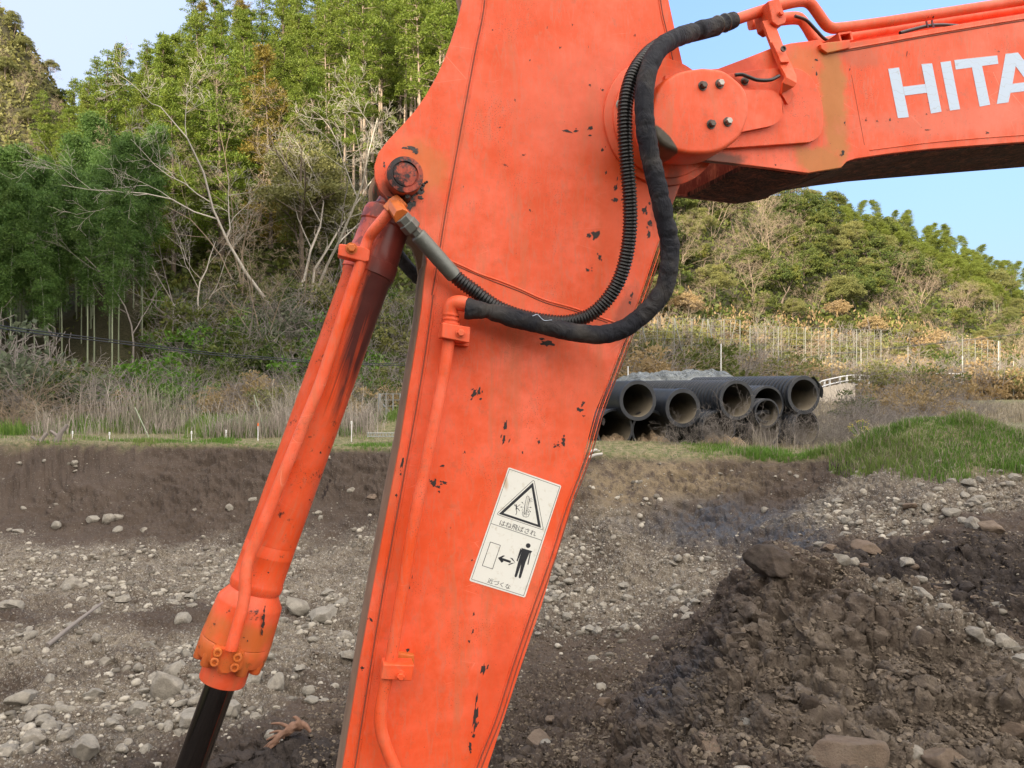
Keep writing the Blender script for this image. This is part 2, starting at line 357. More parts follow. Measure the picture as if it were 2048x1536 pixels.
m = NM('soil'); P_ = m.pos()
nz = m.noise(P_, 1.6, 6, .6); nf = m.noise(P_, 14, 6, .65); nff = m.noise(P_, 70, 4, .7)
brown = m.mix(nf, (.034, .025, .019), (.078, .058, .046)); brown = m.mix(m.map(nz, .3, .7), brown, m.mix(nff, (.050, .036, .028), (.105, .080, .062)))
grav = m.mix(m.map(nff, .3, .75), (.080, .066, .050), (.32, .28, .22))
v1 = m.n('TexVoronoi'); m.set(v1.inputs['Vector'], P_); v1.inputs['Scale'].default_value = 34
vc = m.sep(v1.outputs['Color']); ed = m.map(v1.outputs['Distance'], .15, .5, 1, 0)
v2 = m.n('TexVoronoi'); m.set(v2.inputs['Vector'], P_); v2.inputs['Scale'].default_value = 90
vc2 = m.sep(v2.outputs['Color'])
peb = m.math('MULTIPLY', ed, m.map(vc[0], .45, .55)); peb2 = m.math('MULTIPLY', m.map(v2.outputs['Distance'], .2, .45, 1, 0), m.map(vc2[0], .6, .7))
pebc = m.mix(vc[1], (.17, .16, .14), (.44, .41, .36))
g = m.attr('gravel'); cl = m.attr('clay'); oc = m.attr('ochre'); dk = m.attr('dark'); tn = m.attr('tan'); fl = m.attr('flat'); hl = m.attr('hill')
c = brown
c = m.mix(m.math('MULTIPLY', m.math('MULTIPLY', m.map(g, .2, .75), m.map(nf, .3, .60)), m.map(nz, .34, .50, .35, 1)), c, grav)
c = m.mix(m.math('MULTIPLY', peb, m.map(g, 0, .7, .18, .9)), c, pebc)
c = m.mix(m.math('MULTIPLY', peb2, m.map(g, 0, .7, .10, .8)), c, (.38, .34, .28))
stn = m.noise(m.vmap(P_, scale=(1, 1, .35)), 9, 6, .7)
c = m.mix(m.math('MULTIPLY', oc, m.map(stn, .38, .58, .0, .9)), c, m.mix(nff, (.10, .075, .045), (.30, .235, .15)))
c = m.mix(m.math('MULTIPLY', cl, m.map(stn, .40, .60, .15, .95)), c, m.mix(nff, (.030, .036, .050), (.095, .105, .125)))
c = m.mix(m.math('MULTIPLY', dk, .92), c, m.mix(nf, (.022, .018, .016), (.055, .045, .040)))
c = m.mix(m.math('MULTIPLY', tn, m.map(nf, .3, .6, .25, .85)), c, m.mix(nff, (.085, .068, .052), (.20, .165, .128)))
dry = m.mix(m.map(nf, .35, .65), (.07, .10, .03), (.26, .21, .13))
c = m.mix(m.math('MULTIPLY', fl, m.map(nz, .3, .5, .75, 1)), c, dry)
lit = m.mix(m.map(nf, .35, .65), (.020, .026, .010), (.075, .062, .035))
c = m.mix(hl, c, lit)
hgt = m.math('ADD', m.math('MULTIPLY', nf, .6), m.math('ADD', m.math('MULTIPLY', nff, .25), m.math('MULTIPLY', peb, .35)))
m.out(c, .92, m.bump(hgt, .9, .030), spec=.2); M_SOIL = m.mat

def detail(x, y, z, Vn):
    """clods, crumbs and cobbles pushed out along the surface normal"""
    f = field(x, y)+bank(x, y); r = np.hypot(x, y); near = (r < 17) & (y > 0); d = np.zeros_like(x)
    xs, ys, zs = x[near], y[near], z[near]; u = xs+zs*.75; v = ys+zs*.85
    inpit = np.clip((f[near]-zs)/.12, 0, 1); mm = np.clip(1.6-np.hypot((xs-1.6)/2.0, (ys-4.0)/1.3), 0, 1); gr, cl, oc, dk, tn, fl = soil_masks(xs, ys, zs)
    wx = fbm(u*3, v*3, 3, 70)*.12; wy = fbm(u*3+7, v*3, 3, 75)*.12
    def L(sc, sd, rd=.75): return lumps((u+wx*1.2/sc**.5)*sc, (v+wy*1.2/sc**.5)*sc, sd, rd)/sc-.18/sc
    rough = np.clip(mm+dk*.9, 0, 1); pat = np.clip(.5+fbm(u*1.1, v*1.1, 3, 58)*1.5, 0, 1)
    q = L(3.2, 71)*(.10+.30*rough)+L(8, 72)*(.30+.40*rough)+L(19, 73)*(.55+.35*rough)*(.5+.7*pat)+L(44, 74)*1.0+L(95, 76)*.9*np.clip(1.5-ys*.12, 0, 1)
    q = q+fbm(u*11, v*11, 4, 46, .6)*.016*(1+rough)+fbm(u*34, v*34, 4, 43, .75)*.015*(1+.6*rough)-np.abs(fbm(u*6, v*6, 4, 47, .6))*.035*(.4+rough)
    bankm = np.exp(-((f[near]-zs-.65)/.5)**2)*(ys > 8.5)
    q = q+bankm*(L(5.5, 78)*.35+fbm(u*4, v*4, 5, 79, .6)*.07)
    smooth = np.clip(1-.8*np.clip(fbm(xs*.6+3, ys*1.2, 3, 99)*2, 0, 1)*(1-gr)*(1-rough), .35, 1)
    d[near] = q*inpit*smooth+(1-inpit)*fbm(u*9, v*9, 4, 48, .6)*.02
    return d
def polar(name, rr, aa, kind, **k):
    A, RR = np.meshgrid(aa, rr); x = RR*np.sin(A); y = RR*np.cos(A); z = ground_h(x, y)
    V0 = np.stack([x, y, z], -1)
    if rr[0] < 5:
        g0 = np.gradient(V0, axis=0); g1 = np.gradient(V0, axis=1); nv = np.cross(g1, g0); nv /= np.linalg.norm(nv, axis=2)[..., None]+1e-9; nv *= np.sign(nv[..., 2:3]+1e-9)
        V1 = V0+nv*detail(x, y, z, nv)[..., None]
    else: V1 = V0
    if rr[0] < 5: globals().update(GRID=(rr, aa, V1))
    n, k_ = A.shape; idx = np.arange(n*k_).reshape(n, k_)
    wrap = abs((aa[-1]-aa[0])-2*pi) < 1e-6
    Q = np.stack([idx[:-1, :-1], idx[:-1, 1:], idx[1:, 1:], idx[1:, :-1]], -1).reshape(-1, 4)[:, ::-1]
    me = mesh_np(name, V1.reshape(-1, 3), Q, M_SOIL)
    gr, cl, oc, dk, tn, fl = soil_masks(x, y, z); r = np.hypot(x, y)
    far = np.clip((r-19)/5, 0, 1); hh = np.clip((hills(x, y)-.2)*1.5, 0, 1)*far
    for nm_, v in (('gravel', gr*(1-far)), ('clay', cl*(1-far)), ('ochre', oc*(1-far)), ('dark', dk*(1-far)), ('tan', tn*(1-far)), ('flat', np.maximum(fl, far)), ('hill', hh)): fattr(me, nm_, v.ravel())
    return link(name, me, kind=kind, **k)
_in = np.radians(np.linspace(-39, 39, 1280)); _l = np.radians(np.linspace(-180, -40, 130))[:-1]; _r = np.radians(np.linspace(40, 180, 130))[1:]
AA = np.r_[_l, _in, _r]
r1 = [0.3, .8, 1.4, 2.0, 2.6]
while r1[-1] < 14.5: r1.append(r1[-1]*(1.0024 if r1[-1] < 9 else 1.0026))
while r1[-1] < 24: r1.append(r1[-1]*1.012)
r1[-1] = 24.0
polar('ground', np.array(r1), AA, 'structure')
A2 = np.radians(np.linspace(-180, 180, 721))
r2 = [24.0]
while r2[-1] < 700: r2.append(r2[-1]*(1.012 if r2[-1] < 120 else 1.04))
polar('hillside', np.array(r2), A2, 'structure')

def SZ(x, y):
    """height of the finished ground surface, read from its own grid"""
    rr, aa, V1 = GRID; x = np.asarray(x, float); y = np.asarray(y, float); r = np.hypot(x, y); a = np.arctan2(x, y)
    i = np.clip(np.interp(r, rr, np.arange(len(rr))), 0, len(rr)-1.001); j = np.clip(np.interp(a, aa, np.arange(len(aa))), 0, len(aa)-1.001)
    i0 = i.astype(int); j0 = j.astype(int); fi = i-i0; fj = j-j0; Z = V1[..., 2]
    z = (Z[i0, j0]*(1-fj)+Z[i0, j0+1]*fj)*(1-fi)+(Z[i0+1, j0]*(1-fj)+Z[i0+1, j0+1]*fj)*fi
    return np.where(r < 23.5, z, ground_h(x, y, False))
# ================================================================ excavator
TH = R(15.0); EO = np.array([-.245, 2.0, 0.0])
_U = np.array([cos(TH), sin(TH), 0]); _Wn = np.array([-sin(TH), cos(TH), 0]); _V = np.array([0, 0, 1.0])
_cl = np.array([(-EO).dot(_U), (-EO).dot(_Wn), CZ])
def E3(px, py, w=0.0):
    """local point of the machine whose depth across the plates is w"""
    d = np.array([(px-1024)/F, 1, -(py-768)/F]); dl = np.array([d.dot(_U), d.dot(_Wn), d[2]])
    return _cl+dl*((w-_cl[1])/dl[1])
def E2(px, py, w=0.0): p = E3(px, py, w); return (p[0], p[2])
def pl(pts, w=0.0): return [E2(a, b, w) for a, b in pts]
def depth(p): return (EO+_U*p[0]+_Wn*p[1]).dot([0, 1, 0])
def mm(px_, p): return px_*depth(p)/F          # pixels -> metres at a local point
EX = empty('excavator', tuple(EO), TH, label='orange excavator with worn paint, its arm reaching down into the pit', category='excavator')

def paint(name, col=(.83, .108, .026), fade=.35, grime=None, ochre=None, extra=None, chips=1.0, rough=.42):
    m = NM(name); c = m.coord(); n1 = m.noise(c, 2.3, 5, .6); n2 = m.noise(c, 11, 5, .65); n3 = m.noise(c, 120, 3, .6)
    pink = (.88, .165, .088); deep = (col[0]*.86, col[1]*.72, col[2]*.5)
    b = m.mix(m.map(n1, .36, .62), (col[0]*.93, col[1]*.8, col[2]*.7), pink) if fade > 0 else col
    b = m.mix(m.map(n2, .40, .66, 0, .85), b, deep)
    # fine dusty scuffs
    sc = m.noise(m.vmap(c, rot=(0, .5, 0), scale=(1, 1, .22)), 60, 4, .7, 1.5)
    b = m.mix(m.map(sc, .50, .68, 0, .5), b, (.60, .17, .10))
    b = m.mix(m.map(m.noise(c, 26, 5, .75), .55, .74, 0, .5), b, (.42, .11, .06))
    b = m.mix(m.map(m.noise(m.vmap(c, rot=(0, .2, 0), scale=(1, 1, .12)), 16, 5, .7, .8), .53, .70, 0, .5), b, (.55, .16, .075))
    b = m.mix(m.math('MULTIPLY', m.map(m.noise(c, 300, 2, .5), .60, .68), m.map(m.noise(c, 7, 3, .6), .52, .68)), b, (.20, .05, .035))
    ve = m.n('TexVoronoi', feature='DISTANCE_TO_EDGE'); m.set(ve.inputs['Vector'], m.vmap(c, rot=(.2, .7, 0), scale=(.5, 1, 1.6))); ve.inputs['Scale'].default_value = 9
    scr = m.math('MULTIPLY', m.map(ve.outputs['Distance'], .0, .006, 1, 0), m.map(m.noise(c, 4.5, 3, .6), .56, .64)); b = m.mix(m.math('MULTIPLY', scr, .6), b, (.95, .36, .24))
    if ochre:
        for (px, py, rx, ry, rot, w, colr, amt) in ochre:
            p = E3(px, py, w); f_ = m.ell(c, (p[0], p[2]), (mm(rx, p), mm(ry, p)), rot, .35, .75, 16)
            b = m.mix(m.math('MULTIPLY', f_, amt), b, m.mix(n2, colr, tuple(x*.7 for x in colr)))
    r_ = m.map(n2, 0, 1, rough-.1, rough+.22)
    if extra: b, r_ = extra(m, c, b, r_)
    # specks and chips
    ch = m.noise(m.vmap(c, scale=(1, 1, .7)), 55, 4, .72); gate = m.map(m.noise(c, 5.5, 3, .6), .45, .66)
    k = m.math('MULTIPLY', m.map(ch, .685, .70), gate); k2 = m.map(m.noise(c, 190, 2, .5), .735, .75)
    k = m.math('MULTIPLY', m.math('MAXIMUM', k, m.math('MULTIPLY', k2, .8)), chips)
    b = m.mix(k, b, m.mix(n3, (.035, .022, .018), (.16, .06, .045)))
    bp = m.bump(m.math('SUBTRACT', m.math('MULTIPLY', n3, .15), k), .35, .0008, m.bump(n2, .12, .004))
    return m.out(b, r_, bp, spec=.32)
OCH = (.56, .20, .045)
M_PAINT = paint('orange_paint')
M_ARM = paint('arm_paint', ochre=[(845, 335, 50, 55, .5, 0, (.60, .20, .05), .6), (1250, 400, 60, 130, -.1, 0, (.82, .10, .02), .75), (1170, 800, 70, 120, .3, 0, (.82, .12, .04), .35), (1000, 1400, 60, 140, -.2, 0, (.80, .09, .03), .5),
        (1330, 400, 25, 60, -.3, 0, (.13, .045, .03), .75), (1250, 640, 22, 60, -.35, 0, (.16, .06, .04), .5), (800, 390, 36, 32, .5, 0, (.10, .04, .03), .75), (1150, 200, 150, 120, 0, 0, (.88, .19, .11), .4)])
M_BOOM = paint('boom_paint', ochre=[(1668, 200, 30, 135, .06, -.06, OCH, .95), (1640, 320, 60, 26, -.1, -.06, OCH, .9), (1610, 120, 34, 30, 0, -.06, OCH, .5), (1440, 320, 50, 16, 0, -.06, (.10, .05, .03), .85), (1480, 140, 50, 40, 0, -.06, (.55, .06, .02), .8), (1720, 110, 50, 25, 0, -.06, (.5, .14, .07), .5), (1900, 240, 240, 30, .14, -.06, (.85, .20, .12), .6)])
M_UNDER = paint('boom_belly_shade_paint', col=(.040, .016, .013), fade=0, rough=.7); M_FORK = paint('fork_inside_shade_paint', col=(.17, .024, .012), fade=0, rough=.5)  # belly dirt and fork paint darkened to hold the shade under the boom
M_BROWN = plain('muddy_brown_flange', (.30, .20, .135), .75, vary=.5, scale=12, bump=.4)
M_DARK = plain('grease_black', (.018, .015, .015), .38, vary=.5, scale=60, bump=.8, bd=.004)
M_GRIME = plain('seam_dirt', (.22, .06, .035), .8)
M_STEEL = plain('bolt_steel', (.36, .34, .31), .45, .75, vary=.4, scale=120)
M_DSTEEL = plain('dark_bolt', (.10, .085, .075), .5, .6, vary=.4, scale=120)
M_RUBBER = plain('black_corrugated_plastic', (.012, .012, .013), .33, vary=.3, scale=40, bump=.05)
M_FIT = plain('grey_fitting', (.17, .18, .165), .5, .5, vary=.25, scale=80)
M_OFIT = paint('ochre_fitting_paint', col=(.58, .155, .032), fade=0, chips=.8)
M_CHIP = plain('bared_primer', (.030, .022, .020), .7, vary=.6, scale=150, bump=.5, bd=.001)
m = NM('sleeve_fabric'); c = m.coord(); n1 = m.noise(c, 9, 5, .6); n2 = m.noise(c, 55, 4, .6); wv = m.noise(c, 900, 2, .5)
m.out(m.mix(m.map(n1, .46, .66, 0, .6), m.mix(n2, (.007, .008, .012), (.024, .026, .034)), (.075, .068, .060)), .80, m.bump(m.math('ADD', m.math('MULTIPLY', n2, .6), m.math('MULTIPLY', wv, .15)), .6, .004, m.bump(m.noise(m.vmap(c, scale=(1, 1, .6)), 20, 4, .6, 1.5), .8, .016)), spec=.25); M_FAB = m.mat

# ---- arm
T = .28
ARM_L = [(905,-160),(928,-60),(925,0),(915,42),(903,80),(889,118),(872,155),(852,190),(830,222),(803,252),(775,282),(757,305),(749,330),(750,357),(759,380),(776,400),(800,420),(824,440),(840,462),(849,490),(854,522),(848,570),(843,620),(834,680),(820,764),(800,890),(776,1015),(751,1150),(718,1335),(685,1536),(650,1760),(625,1930)]
ARM_R = [(1320,-160),(1328,-60),(1337,0),(1352,70),(1368,140),(1376,220),(1378,290),(1372,337),(1345,410),(1317,487),(1283,586),(1249,685),(1220,755),(1190,825),(1163,930),(1150,985),(1116,1100),(1082,1215),(1043,1330),(1009,1433),(975,1536),(905,1740),(850,1930)]
arm_poly = ARM_L+ARM_R[::-1]
b = MB(); b.prism(pl(arm_poly), 0, .018); ARM = b.build('arm', [M_ARM, M_CHIP], EX, ang=30, bevel=.0025)
far_poly = [(x+(30 if y < 230 else (30-(y-230)*.4 if y < 300 else (2 if y < 450 else 9))), y) for x, y in ARM_L]+[(x-6, y) for x, y in ARM_R[::-1]]
b = MB(); b.prism(pl(far_poly), T-.018, T); b.build('far_side_plate', M_BROWN, ARM, ang=30, bevel=.002)
inL = [(960,-160),(965,-60),(962,0),(954,60),(940,130),(924,200),(902,290),(890,370),(878,440),(870,500),(864,540),(858,580)]+[(x+9, y) for x, y in ARM_L if y > 600]
inR = [(x-8, y) for x, y in ARM_R]
b = MB(); b.prism(pl(inL+inR[::-1]), .0185, T-.0185); b.build('box_web', M_BROWN, ARM, ang=0)
# muddy left flange, standing a little proud of the box
st = [(x, y) for x, y in ARM_L if y >= 522]; a_ = pl([(x+1.2, y) for x, y in st]); c_ = pl([(x+12, y) for x, y in st])
b = MB(); b.prism(a_+c_[::-1], .0183, .165); b.build('edge_flange', M_BROWN, ARM, ang=30)
# weld beads and seams on the front plate
def bead(pts, r, w, mat, name, parent, wig=.0, n=10):
    P = crom([E3(x, y, w) for x, y in pts], n); P, s_ = resample(P, .006)
    rr = r*(1+.22*np.sin(s_*520)) if wig else r
    b = MB(); b.tube(P, rr, 8); return b.build(name, mat, parent, ang=60)
seamL = [(968,-150),(966,0),(946,110),(922,240),(902,350),(889,420),(877,493),(866,560),(860,590)]
seamL2 = [(860,590),(852,650),(838,745),(820,850),(800,960),(778,1080),(760,1180),(735,1330),(703,1536),(670,1750)]
seamR = [(1305,-150),(1318,0),(1332,70),(1347,140)]
seamR2 = [(1330,480),(1300,570),(1268,660),(1234,750),(1206,825),(1180,915),(1142,1015),(1110,1115),(1066,1240),(1032,1340),(1000,1440),(962,1536),(900,1720)]
for s_, dx in ((seamL, 0), (seamL, 9), (seamL2, 2), (seamL2, 11), (seamR, 0), (seamR2, -4), (seamR2, -12)):
    bead([(x+dx, y) for x, y in s_], .0018, -.0005, M_ARM, 'weld_bead', ARM, 1)
for s_, dx in ((seamL, 3.5), (seamL2, 6.5), (seamR, 3), (seamR2, -8), (seamR2, 1)):
    bead([(x+dx, y) for x, y in s_], .0019, .0003, M_GRIME, 'seam_line', ARM)
bead([(893,518),(925,532),(960,548),(1000,562),(1040,578),(1090,600),(1150,617),(1215,640),(1250,650)], .0032, .0005, M_ARM, 'weld_bead', ARM, 1)
bead([(893,522),(960,552),(1040,583),(1090,605),(1150,622),(1215,645)], .0014, -.0006, M_GRIME, 'seam_line', ARM)
# boom pin plate (two steps)
def disc(cx, cy, rpx, w0, w1, mat, name, par, rim=.003, k=1.0, seg=64):
    p = E3(cx, cy, w1); q = p.copy(); q[1] = w0; r = mm(rpx, p); h = w0-w1
    b = MB(); b.lathe(q, (0, -1, 0), [(0, r), (h-rim, r), (h-rim*.3, r-rim*.3), (h, r-rim), (h, 0)], seg, ab=(1, k)); return b.build(name, mat, par, ang=40)
disc(1328, 243, 128, 0, -.010, M_ARM, 'pin_plate', ARM); disc(1332, 243, 112, -.010, -.020, M_ARM, 'pin_collar', ARM)
def ragged(cx, cy, rx, ry, rot, w, rg):
    n = 13; P = []
    for k in range(n):
        a = 2*pi*k/n; q = rg.uniform(.35, 1.15); x = rx*q*cos(a); y = ry*q*sin(a); P.append(E3(cx+x*cos(rot)-y*sin(rot), cy+x*sin(rot)+y*cos(rot), w))
    return P
# cylinder pin boss
bo = disc(810, 350, 37, 0, -.045, M_ARM, 'pin_boss', ARM, .004)
p = E3(810, 350, -.045); r = mm(37, p)
def greasy(m, c, b, r_):
    f_ = m.map(m.noise(c, 34, 5, .7), .43, .54); return m.mix(f_, b, (.022, .016, .018)), m.mix(f_, .55, .3)
M_GREASY = paint('greasy_red_paint', col=(.38, .07, .045), fade=0, extra=greasy, chips=.5)
b = MB(); q = p.copy(); q[1] = -.0455; b.lathe(q, (0, -1, 0), [(0, r*.99), (.006, r*.97), (.007, r*.72), (.001, r*.70), (0.001, 0)], 56); b.build('boss_ring', M_GREASY, bo, ang=40)
b = MB(); b.lathe(q, (0, -1, 0), [(0.0012, r*.64), (.004, r*.62), (.0045, r*.56), (.0045, 0)], 48); b.build('pin_face', M_GREASY, bo, ang=40)
b = MB(); b.lathe(E3(812, 398, -.004), (0, -1, 0), [(0, .013), (.02, .011), (.03, .006), (.03, 0)], 10)
rg = np.random.default_rng(3)
for _ in range(16):
    a = rg.uniform(.3, 2.6); k = rg.uniform(1.0, 1.25); q2 = E3(810+37*k*cos(a), 350+37*k*sin(a), 0); b.lathe(q2, (0, -1, 0), [(0, rg.uniform(.003, .006)), (.003, rg.uniform(.002, .004)), (.004, 0)], 7)
for (cx_, cy_, rx_, ry_, ro_) in ((832,384,16,7,-.6),(846,372,9,5,-.9),(815,398,14,10,0),(800,388,12,7,.5),(782,372,8,12,-.5),(822,405,10,12,.2),(773,352,3,9,0),(840,395,7,4,0),(790,396,16,6,.5),(768,330,3,5,0),(830,300,10,5,.1),(816,296,12,4,.1)):
    for q_ in range(3):
        P = ragged(cx_+rg.normal()*rx_*.4, cy_+rg.normal()*ry_*.4, rx_*(1-.25*q_), ry_*(1-.25*q_), ro_, -.0006-.0002*q_, rg); b.add(P, [tuple(range(len(P)))])
merge_into(ARM, b, M_DARK)
def hexbolt(p, ax, r, mat, par, h=None, washer=True, name='bolt', mw=None):
    h = h or r*1.1; ax = np.array(ax, float); b = MB()
    if washer: b.lathe(p, ax, [(0, r*1.35), (r*.22, r*1.35), (r*.22, 0)], 20, 1 if mw else 0)
    b.lathe(np.array(p)+ax*(r*.22 if washer else 0), ax, [(0, r), (h*.8, r), (h, r*.8), (h, 0)], 6)
    return b.build(name, [mat, mw] if mw else mat, par, ang=30, bevel=.0006)
hexbolt(E3(1242, 210, -.02), (0, -1, 0), .012, M_STEEL, ARM)
# chips: ragged bare spots on the front plate, kept in the arm's own mesh
CH = [(1190,472,9,14,.3),(1200,515,4,7,0),(1175,540,5,4,0),(1152,262,5,3,0),(1180,256,4,9,1.2),(1135,262,12,4,.2),(948,787,5,10,.5),(958,783,4,9,.2),(962,798,3,4,0),(1116,890,3,4,0),(1127,884,5,9,.1),(1078,884,3,5,0),(1110,893,4,3,0),(889,965,7,4,.4),(868,968,7,8,0),(876,974,5,4,.5),(862,962,4,3,0),(885,932,5,3,0),(1010,853,4,10,.1),(1008,880,4,12,.25),(1166,808,7,3,-1.1),(1160,820,8,6,0),
      (967,1337,5,17,.25),(950,1432,6,22,.15),(953,1400,2,14,.15),(952,1450,5,9,0),(940,1495,4,11,0),(947,1472,3,6,.3),(838,1003,3,3,0),(815,1172,4,8,0),(820,1148,2,10,.1),(823,1120,3,5,0),(805,925,4,12,.25),(802,948,3,3,0),(793,990,3,4,0),(816,1300,4,5,.1),(725,1336,4,4,.3),(741,1238,4,6,-.6),(1275,640,4,7,0),(1264,590,3,9,.2),(1260,606,3,4,0),(1247,690,4,6,.2),(1207,845,3,8,.4),(1232,375,4,12,.3),(1230,400,6,6,0),(1235,310,5,9,.1),(1205,300,3,4,0),(1093,687,17,7,.1),
      (1150,1228,2,2,0),(1075,1260,3,3,0),(990,1080,2,2,0),(930,905,2,3,0),(1045,905,2,3,0),(876,790,2,2,0),(1060,420,2,3,0),(1010,330,4,2,.4),(1046,310,3,2,0),(1030,200,2,2,0),(1060,120,2,2,0),(1120,95,2,2,0),(1000,255,2,2,0),(1290,420,6,10,.2),(1300,445,5,7,0),(1308,380,6,9,.3),(1298,470,4,8,.3),(1180,170,3,2,0),(1205,180,3,3,0),(985,60,1.5,2,0),(1145,50,1.5,2,0),(1270,70,2,3,.3),(1212,345,3,5,0),(944,1120,2,2,0),(1056,1300,2,2,0),(1035,1505,3,3,0),(938,1283,3,3,0),(946,1262,2,6,.2),(948,1228,2,3,0)]
def add_chips(obj, lst, w, mi, sd=5):
    rg = np.random.default_rng(sd); me = obj.data; bm = bmesh.new(); bm.from_mesh(me)
    for (cx, cy, rx, ry, rot) in lst:
        for q in range(3):
            P = ragged(cx+(q > 0)*rg.normal()*rx*.9, cy+(q > 0)*rg.normal()*ry*.9, rx*(1 if q == 0 else .4), ry*(1 if q == 0 else .4), rot, w-.0001*q, rg)
            f_ = bm.faces.new([bm.verts.new(v) for v in P]); f_.material_index = mi
    bm.to_mesh(me); bm.free()
_chips = MB()
add_chips(ARM, CH, -.0005, 1)

# ---- warning sticker on the arm (drawn in the crop's own pixels)
def S(x, y): return (920+x/5.295, 920+y/5.295)
m = NM('sticker_white'); c = m.coord(); n1 = m.noise(c, 30, 5, .6); pS = E3(*S(500, 240), -.001)
st1 = m.ell(c, (pS[0]-.004, pS[2]), (.006, .018), .1, .6, .5, 60); st2 = m.map(m.noise(c, 45, 6, .7), .55, .70, 0, .75)
m.out(m.mix(st2, m.mix(m.math('MULTIPLY', st1, .7), (.76, .77, .72), (.50, .33, .18)), (.55, .52, .42)), .42, m.bump(n1, .1, .001)); M_STW = m.mat
M_STB = plain('sticker_black_ink', (.022, .024, .030), .45, vary=.2)
WS = -.0012
b = MB(); cs = [(520,80),(1072,270),(1056,302),(695,1440),(680,1455),(115,1292),(100,1275),(506,92)]
b.prism(pl([S(*q) for q in [(512,83),(528,80),(1062,266),(1072,278),(692,1448),(678,1456),(106,1282),(101,1268)]], WS), WS, -.0004); STK = b.build('warning_sticker', M_STW, ARM, ang=30)
def ink(name, polys, mat=None, dw=.0003, par=None):
    b = MB()
    for P in polys:
        V = [E3(*S(*q), WS-dw) for q in P]; b.add(V, [tuple(range(len(V)))])
    return b.build(name, mat or M_STB, par or STK, ang=0)
def stroke(pts, wd, closed=False):
    out = []; n = len(pts)
    for i in range(n if closed else n-1):
        a = np.array(pts[i], float); c2 = np.array(pts[(i+1) % n], float); d = c2-a; L = np.linalg.norm(d)+1e-9; d /= L; nrm = np.array([-d[1], d[0]])*wd/2
        a2 = a-d*wd*.35; c3 = c2+d*wd*.35; out.append([tuple(a2+nrm), tuple(c3+nrm), tuple(c3-nrm), tuple(a2-nrm)])
    return out
def circ(cx, cy, r, n=20, ry=None): return [(cx+r*cos(2*pi*k/n), cy+(ry or r)*sin(2*pi*k/n)) for k in range(n)]
ink('border_line', stroke([(524,97),(1056,284),(674,1437),(122,1262)], 4.5, True)+stroke([(330,672),(866,850)], 5))
# triangle: outer rounded outline, thick black ring
tri = [(784,206),(884,742),(386,574)]
def rtri(T_, r):
    out = []
    for i in range(3):
        p0 = np.array(T_[i-1], float); p1 = np.array(T_[i], float); p2 = np.array(T_[(i+1) % 3], float)
        a = (p0-p1)/np.linalg.norm(p0-p1); c2 = (p2-p1)/np.linalg.norm(p2-p1)
        s0 = p1+a*r; s2 = p1+c2*r
        for t in np.linspace(0, 1, 5): out.append(tuple((1-t)**2*s0+2*t*(1-t)*p1+t*t*s2))
    return out
ink('triangle_outline', stroke(rtri(tri, 26), 4.5, True))
to = [(774,238),(858,718),(412,570)]; ti = [(758,292),(824,684),(462,562)]
ink('warning_triangle', [[to[i], to[(i+1) % 3], ti[(i+1) % 3], ti[i]] for i in range(3)])
k = []
# swinging arm and bucket pictogram
k += stroke([(676,560),(686,480),(706,388),(716,380),(732,392),(734,420),(722,480),(706,548),(680,572)], 4)+stroke([(700,420),(690,470),(682,545)], 2.6)+stroke([(722,396),(708,470),(700,540)], 2.6)
k += stroke([(664,545),(658,575),(672,598),(700,606),(724,598),(734,572),(726,545),(704,534)], 4)+stroke([(664,560),(700,570),(730,550)], 2.6)+stroke([(690,540),(672,590)], 3)+stroke([(706,536),(700,600)], 2.6)+stroke([(682,575),(732,578)], 2.6)
k += stroke([(728,420),(762,402)], 3)+stroke([(732,432),(768,420)], 3)+stroke([(730,444),(766,440)], 3)+stroke([(740,405),(738,445)], 2.6)
def arr(a, c2, wd=3):
    a = np.array(a, float); c2 = np.array(c2, float); d = (c2-a)/np.linalg.norm(c2-a); nn = np.array([-d[1], d[0]])
    return stroke([tuple(a), tuple(c2)], wd)+[[tuple(c2+d*4), tuple(c2-d*12+nn*7), tuple(c2-d*12-nn*7)]]
k += arr((676,500),(642,498))+arr((672,468),(654,444))+arr((722,502),(756,502))+arr((722,516),(748,552))+stroke([(662,516),(656,540)], 3)
k += [circ(594,477,8,12)]+stroke([(598,490),(596,520)], 13)+stroke([(598,494),(578,482),(574,470)], 5)+stroke([(602,494),(620,486),(636,472)], 5)+stroke([(594,520),(612,512),(632,540)], 6)+stroke([(592,522),(602,550),(592,580)], 6)
ink('swing_pictogram', k)
ink('box_pictogram', stroke([(322,868),(428,904),(344,1154),(236,1118)], 5.5, True))
ink('double_arrow', [[(402,1036),(458,1010),(476,1014),(446,1036),(446,1042),(452,1060),(462,1076),(440,1088)], [(440,1034),(540,1068),(534,1092),(434,1058)], [(584,1088),(528,1034),(556,1040),(584,1084)], [(584,1088),(518,1114),(508,1108),(546,1090)]])
man = [[(648,930),(664,926),(760,960),(768,972),(750,990),(724,1108),(714,1104),(738,986),(730,984),(700,1076),(684,1074),(644,1068),(622,1060),(662,962),(654,958),(610,1074),(600,1070),(640,944)]]
ink('standing_figure', [circ(722,907,25,24), [(648,930),(762,964),(736,985),(695,1080),(620,1066),(658,956)], [(640,936),(660,954),(610,1074),(598,1068)], [(766,968),(750,985),(724,1110),(713,1106),(738,984),(755,962)], [(621,1060),(662,1062),(602,1234),(592,1242),(580,1238),(578,1226)], [(656,1062),(697,1074),(646,1244),(636,1254),(624,1250),(622,1238)]])
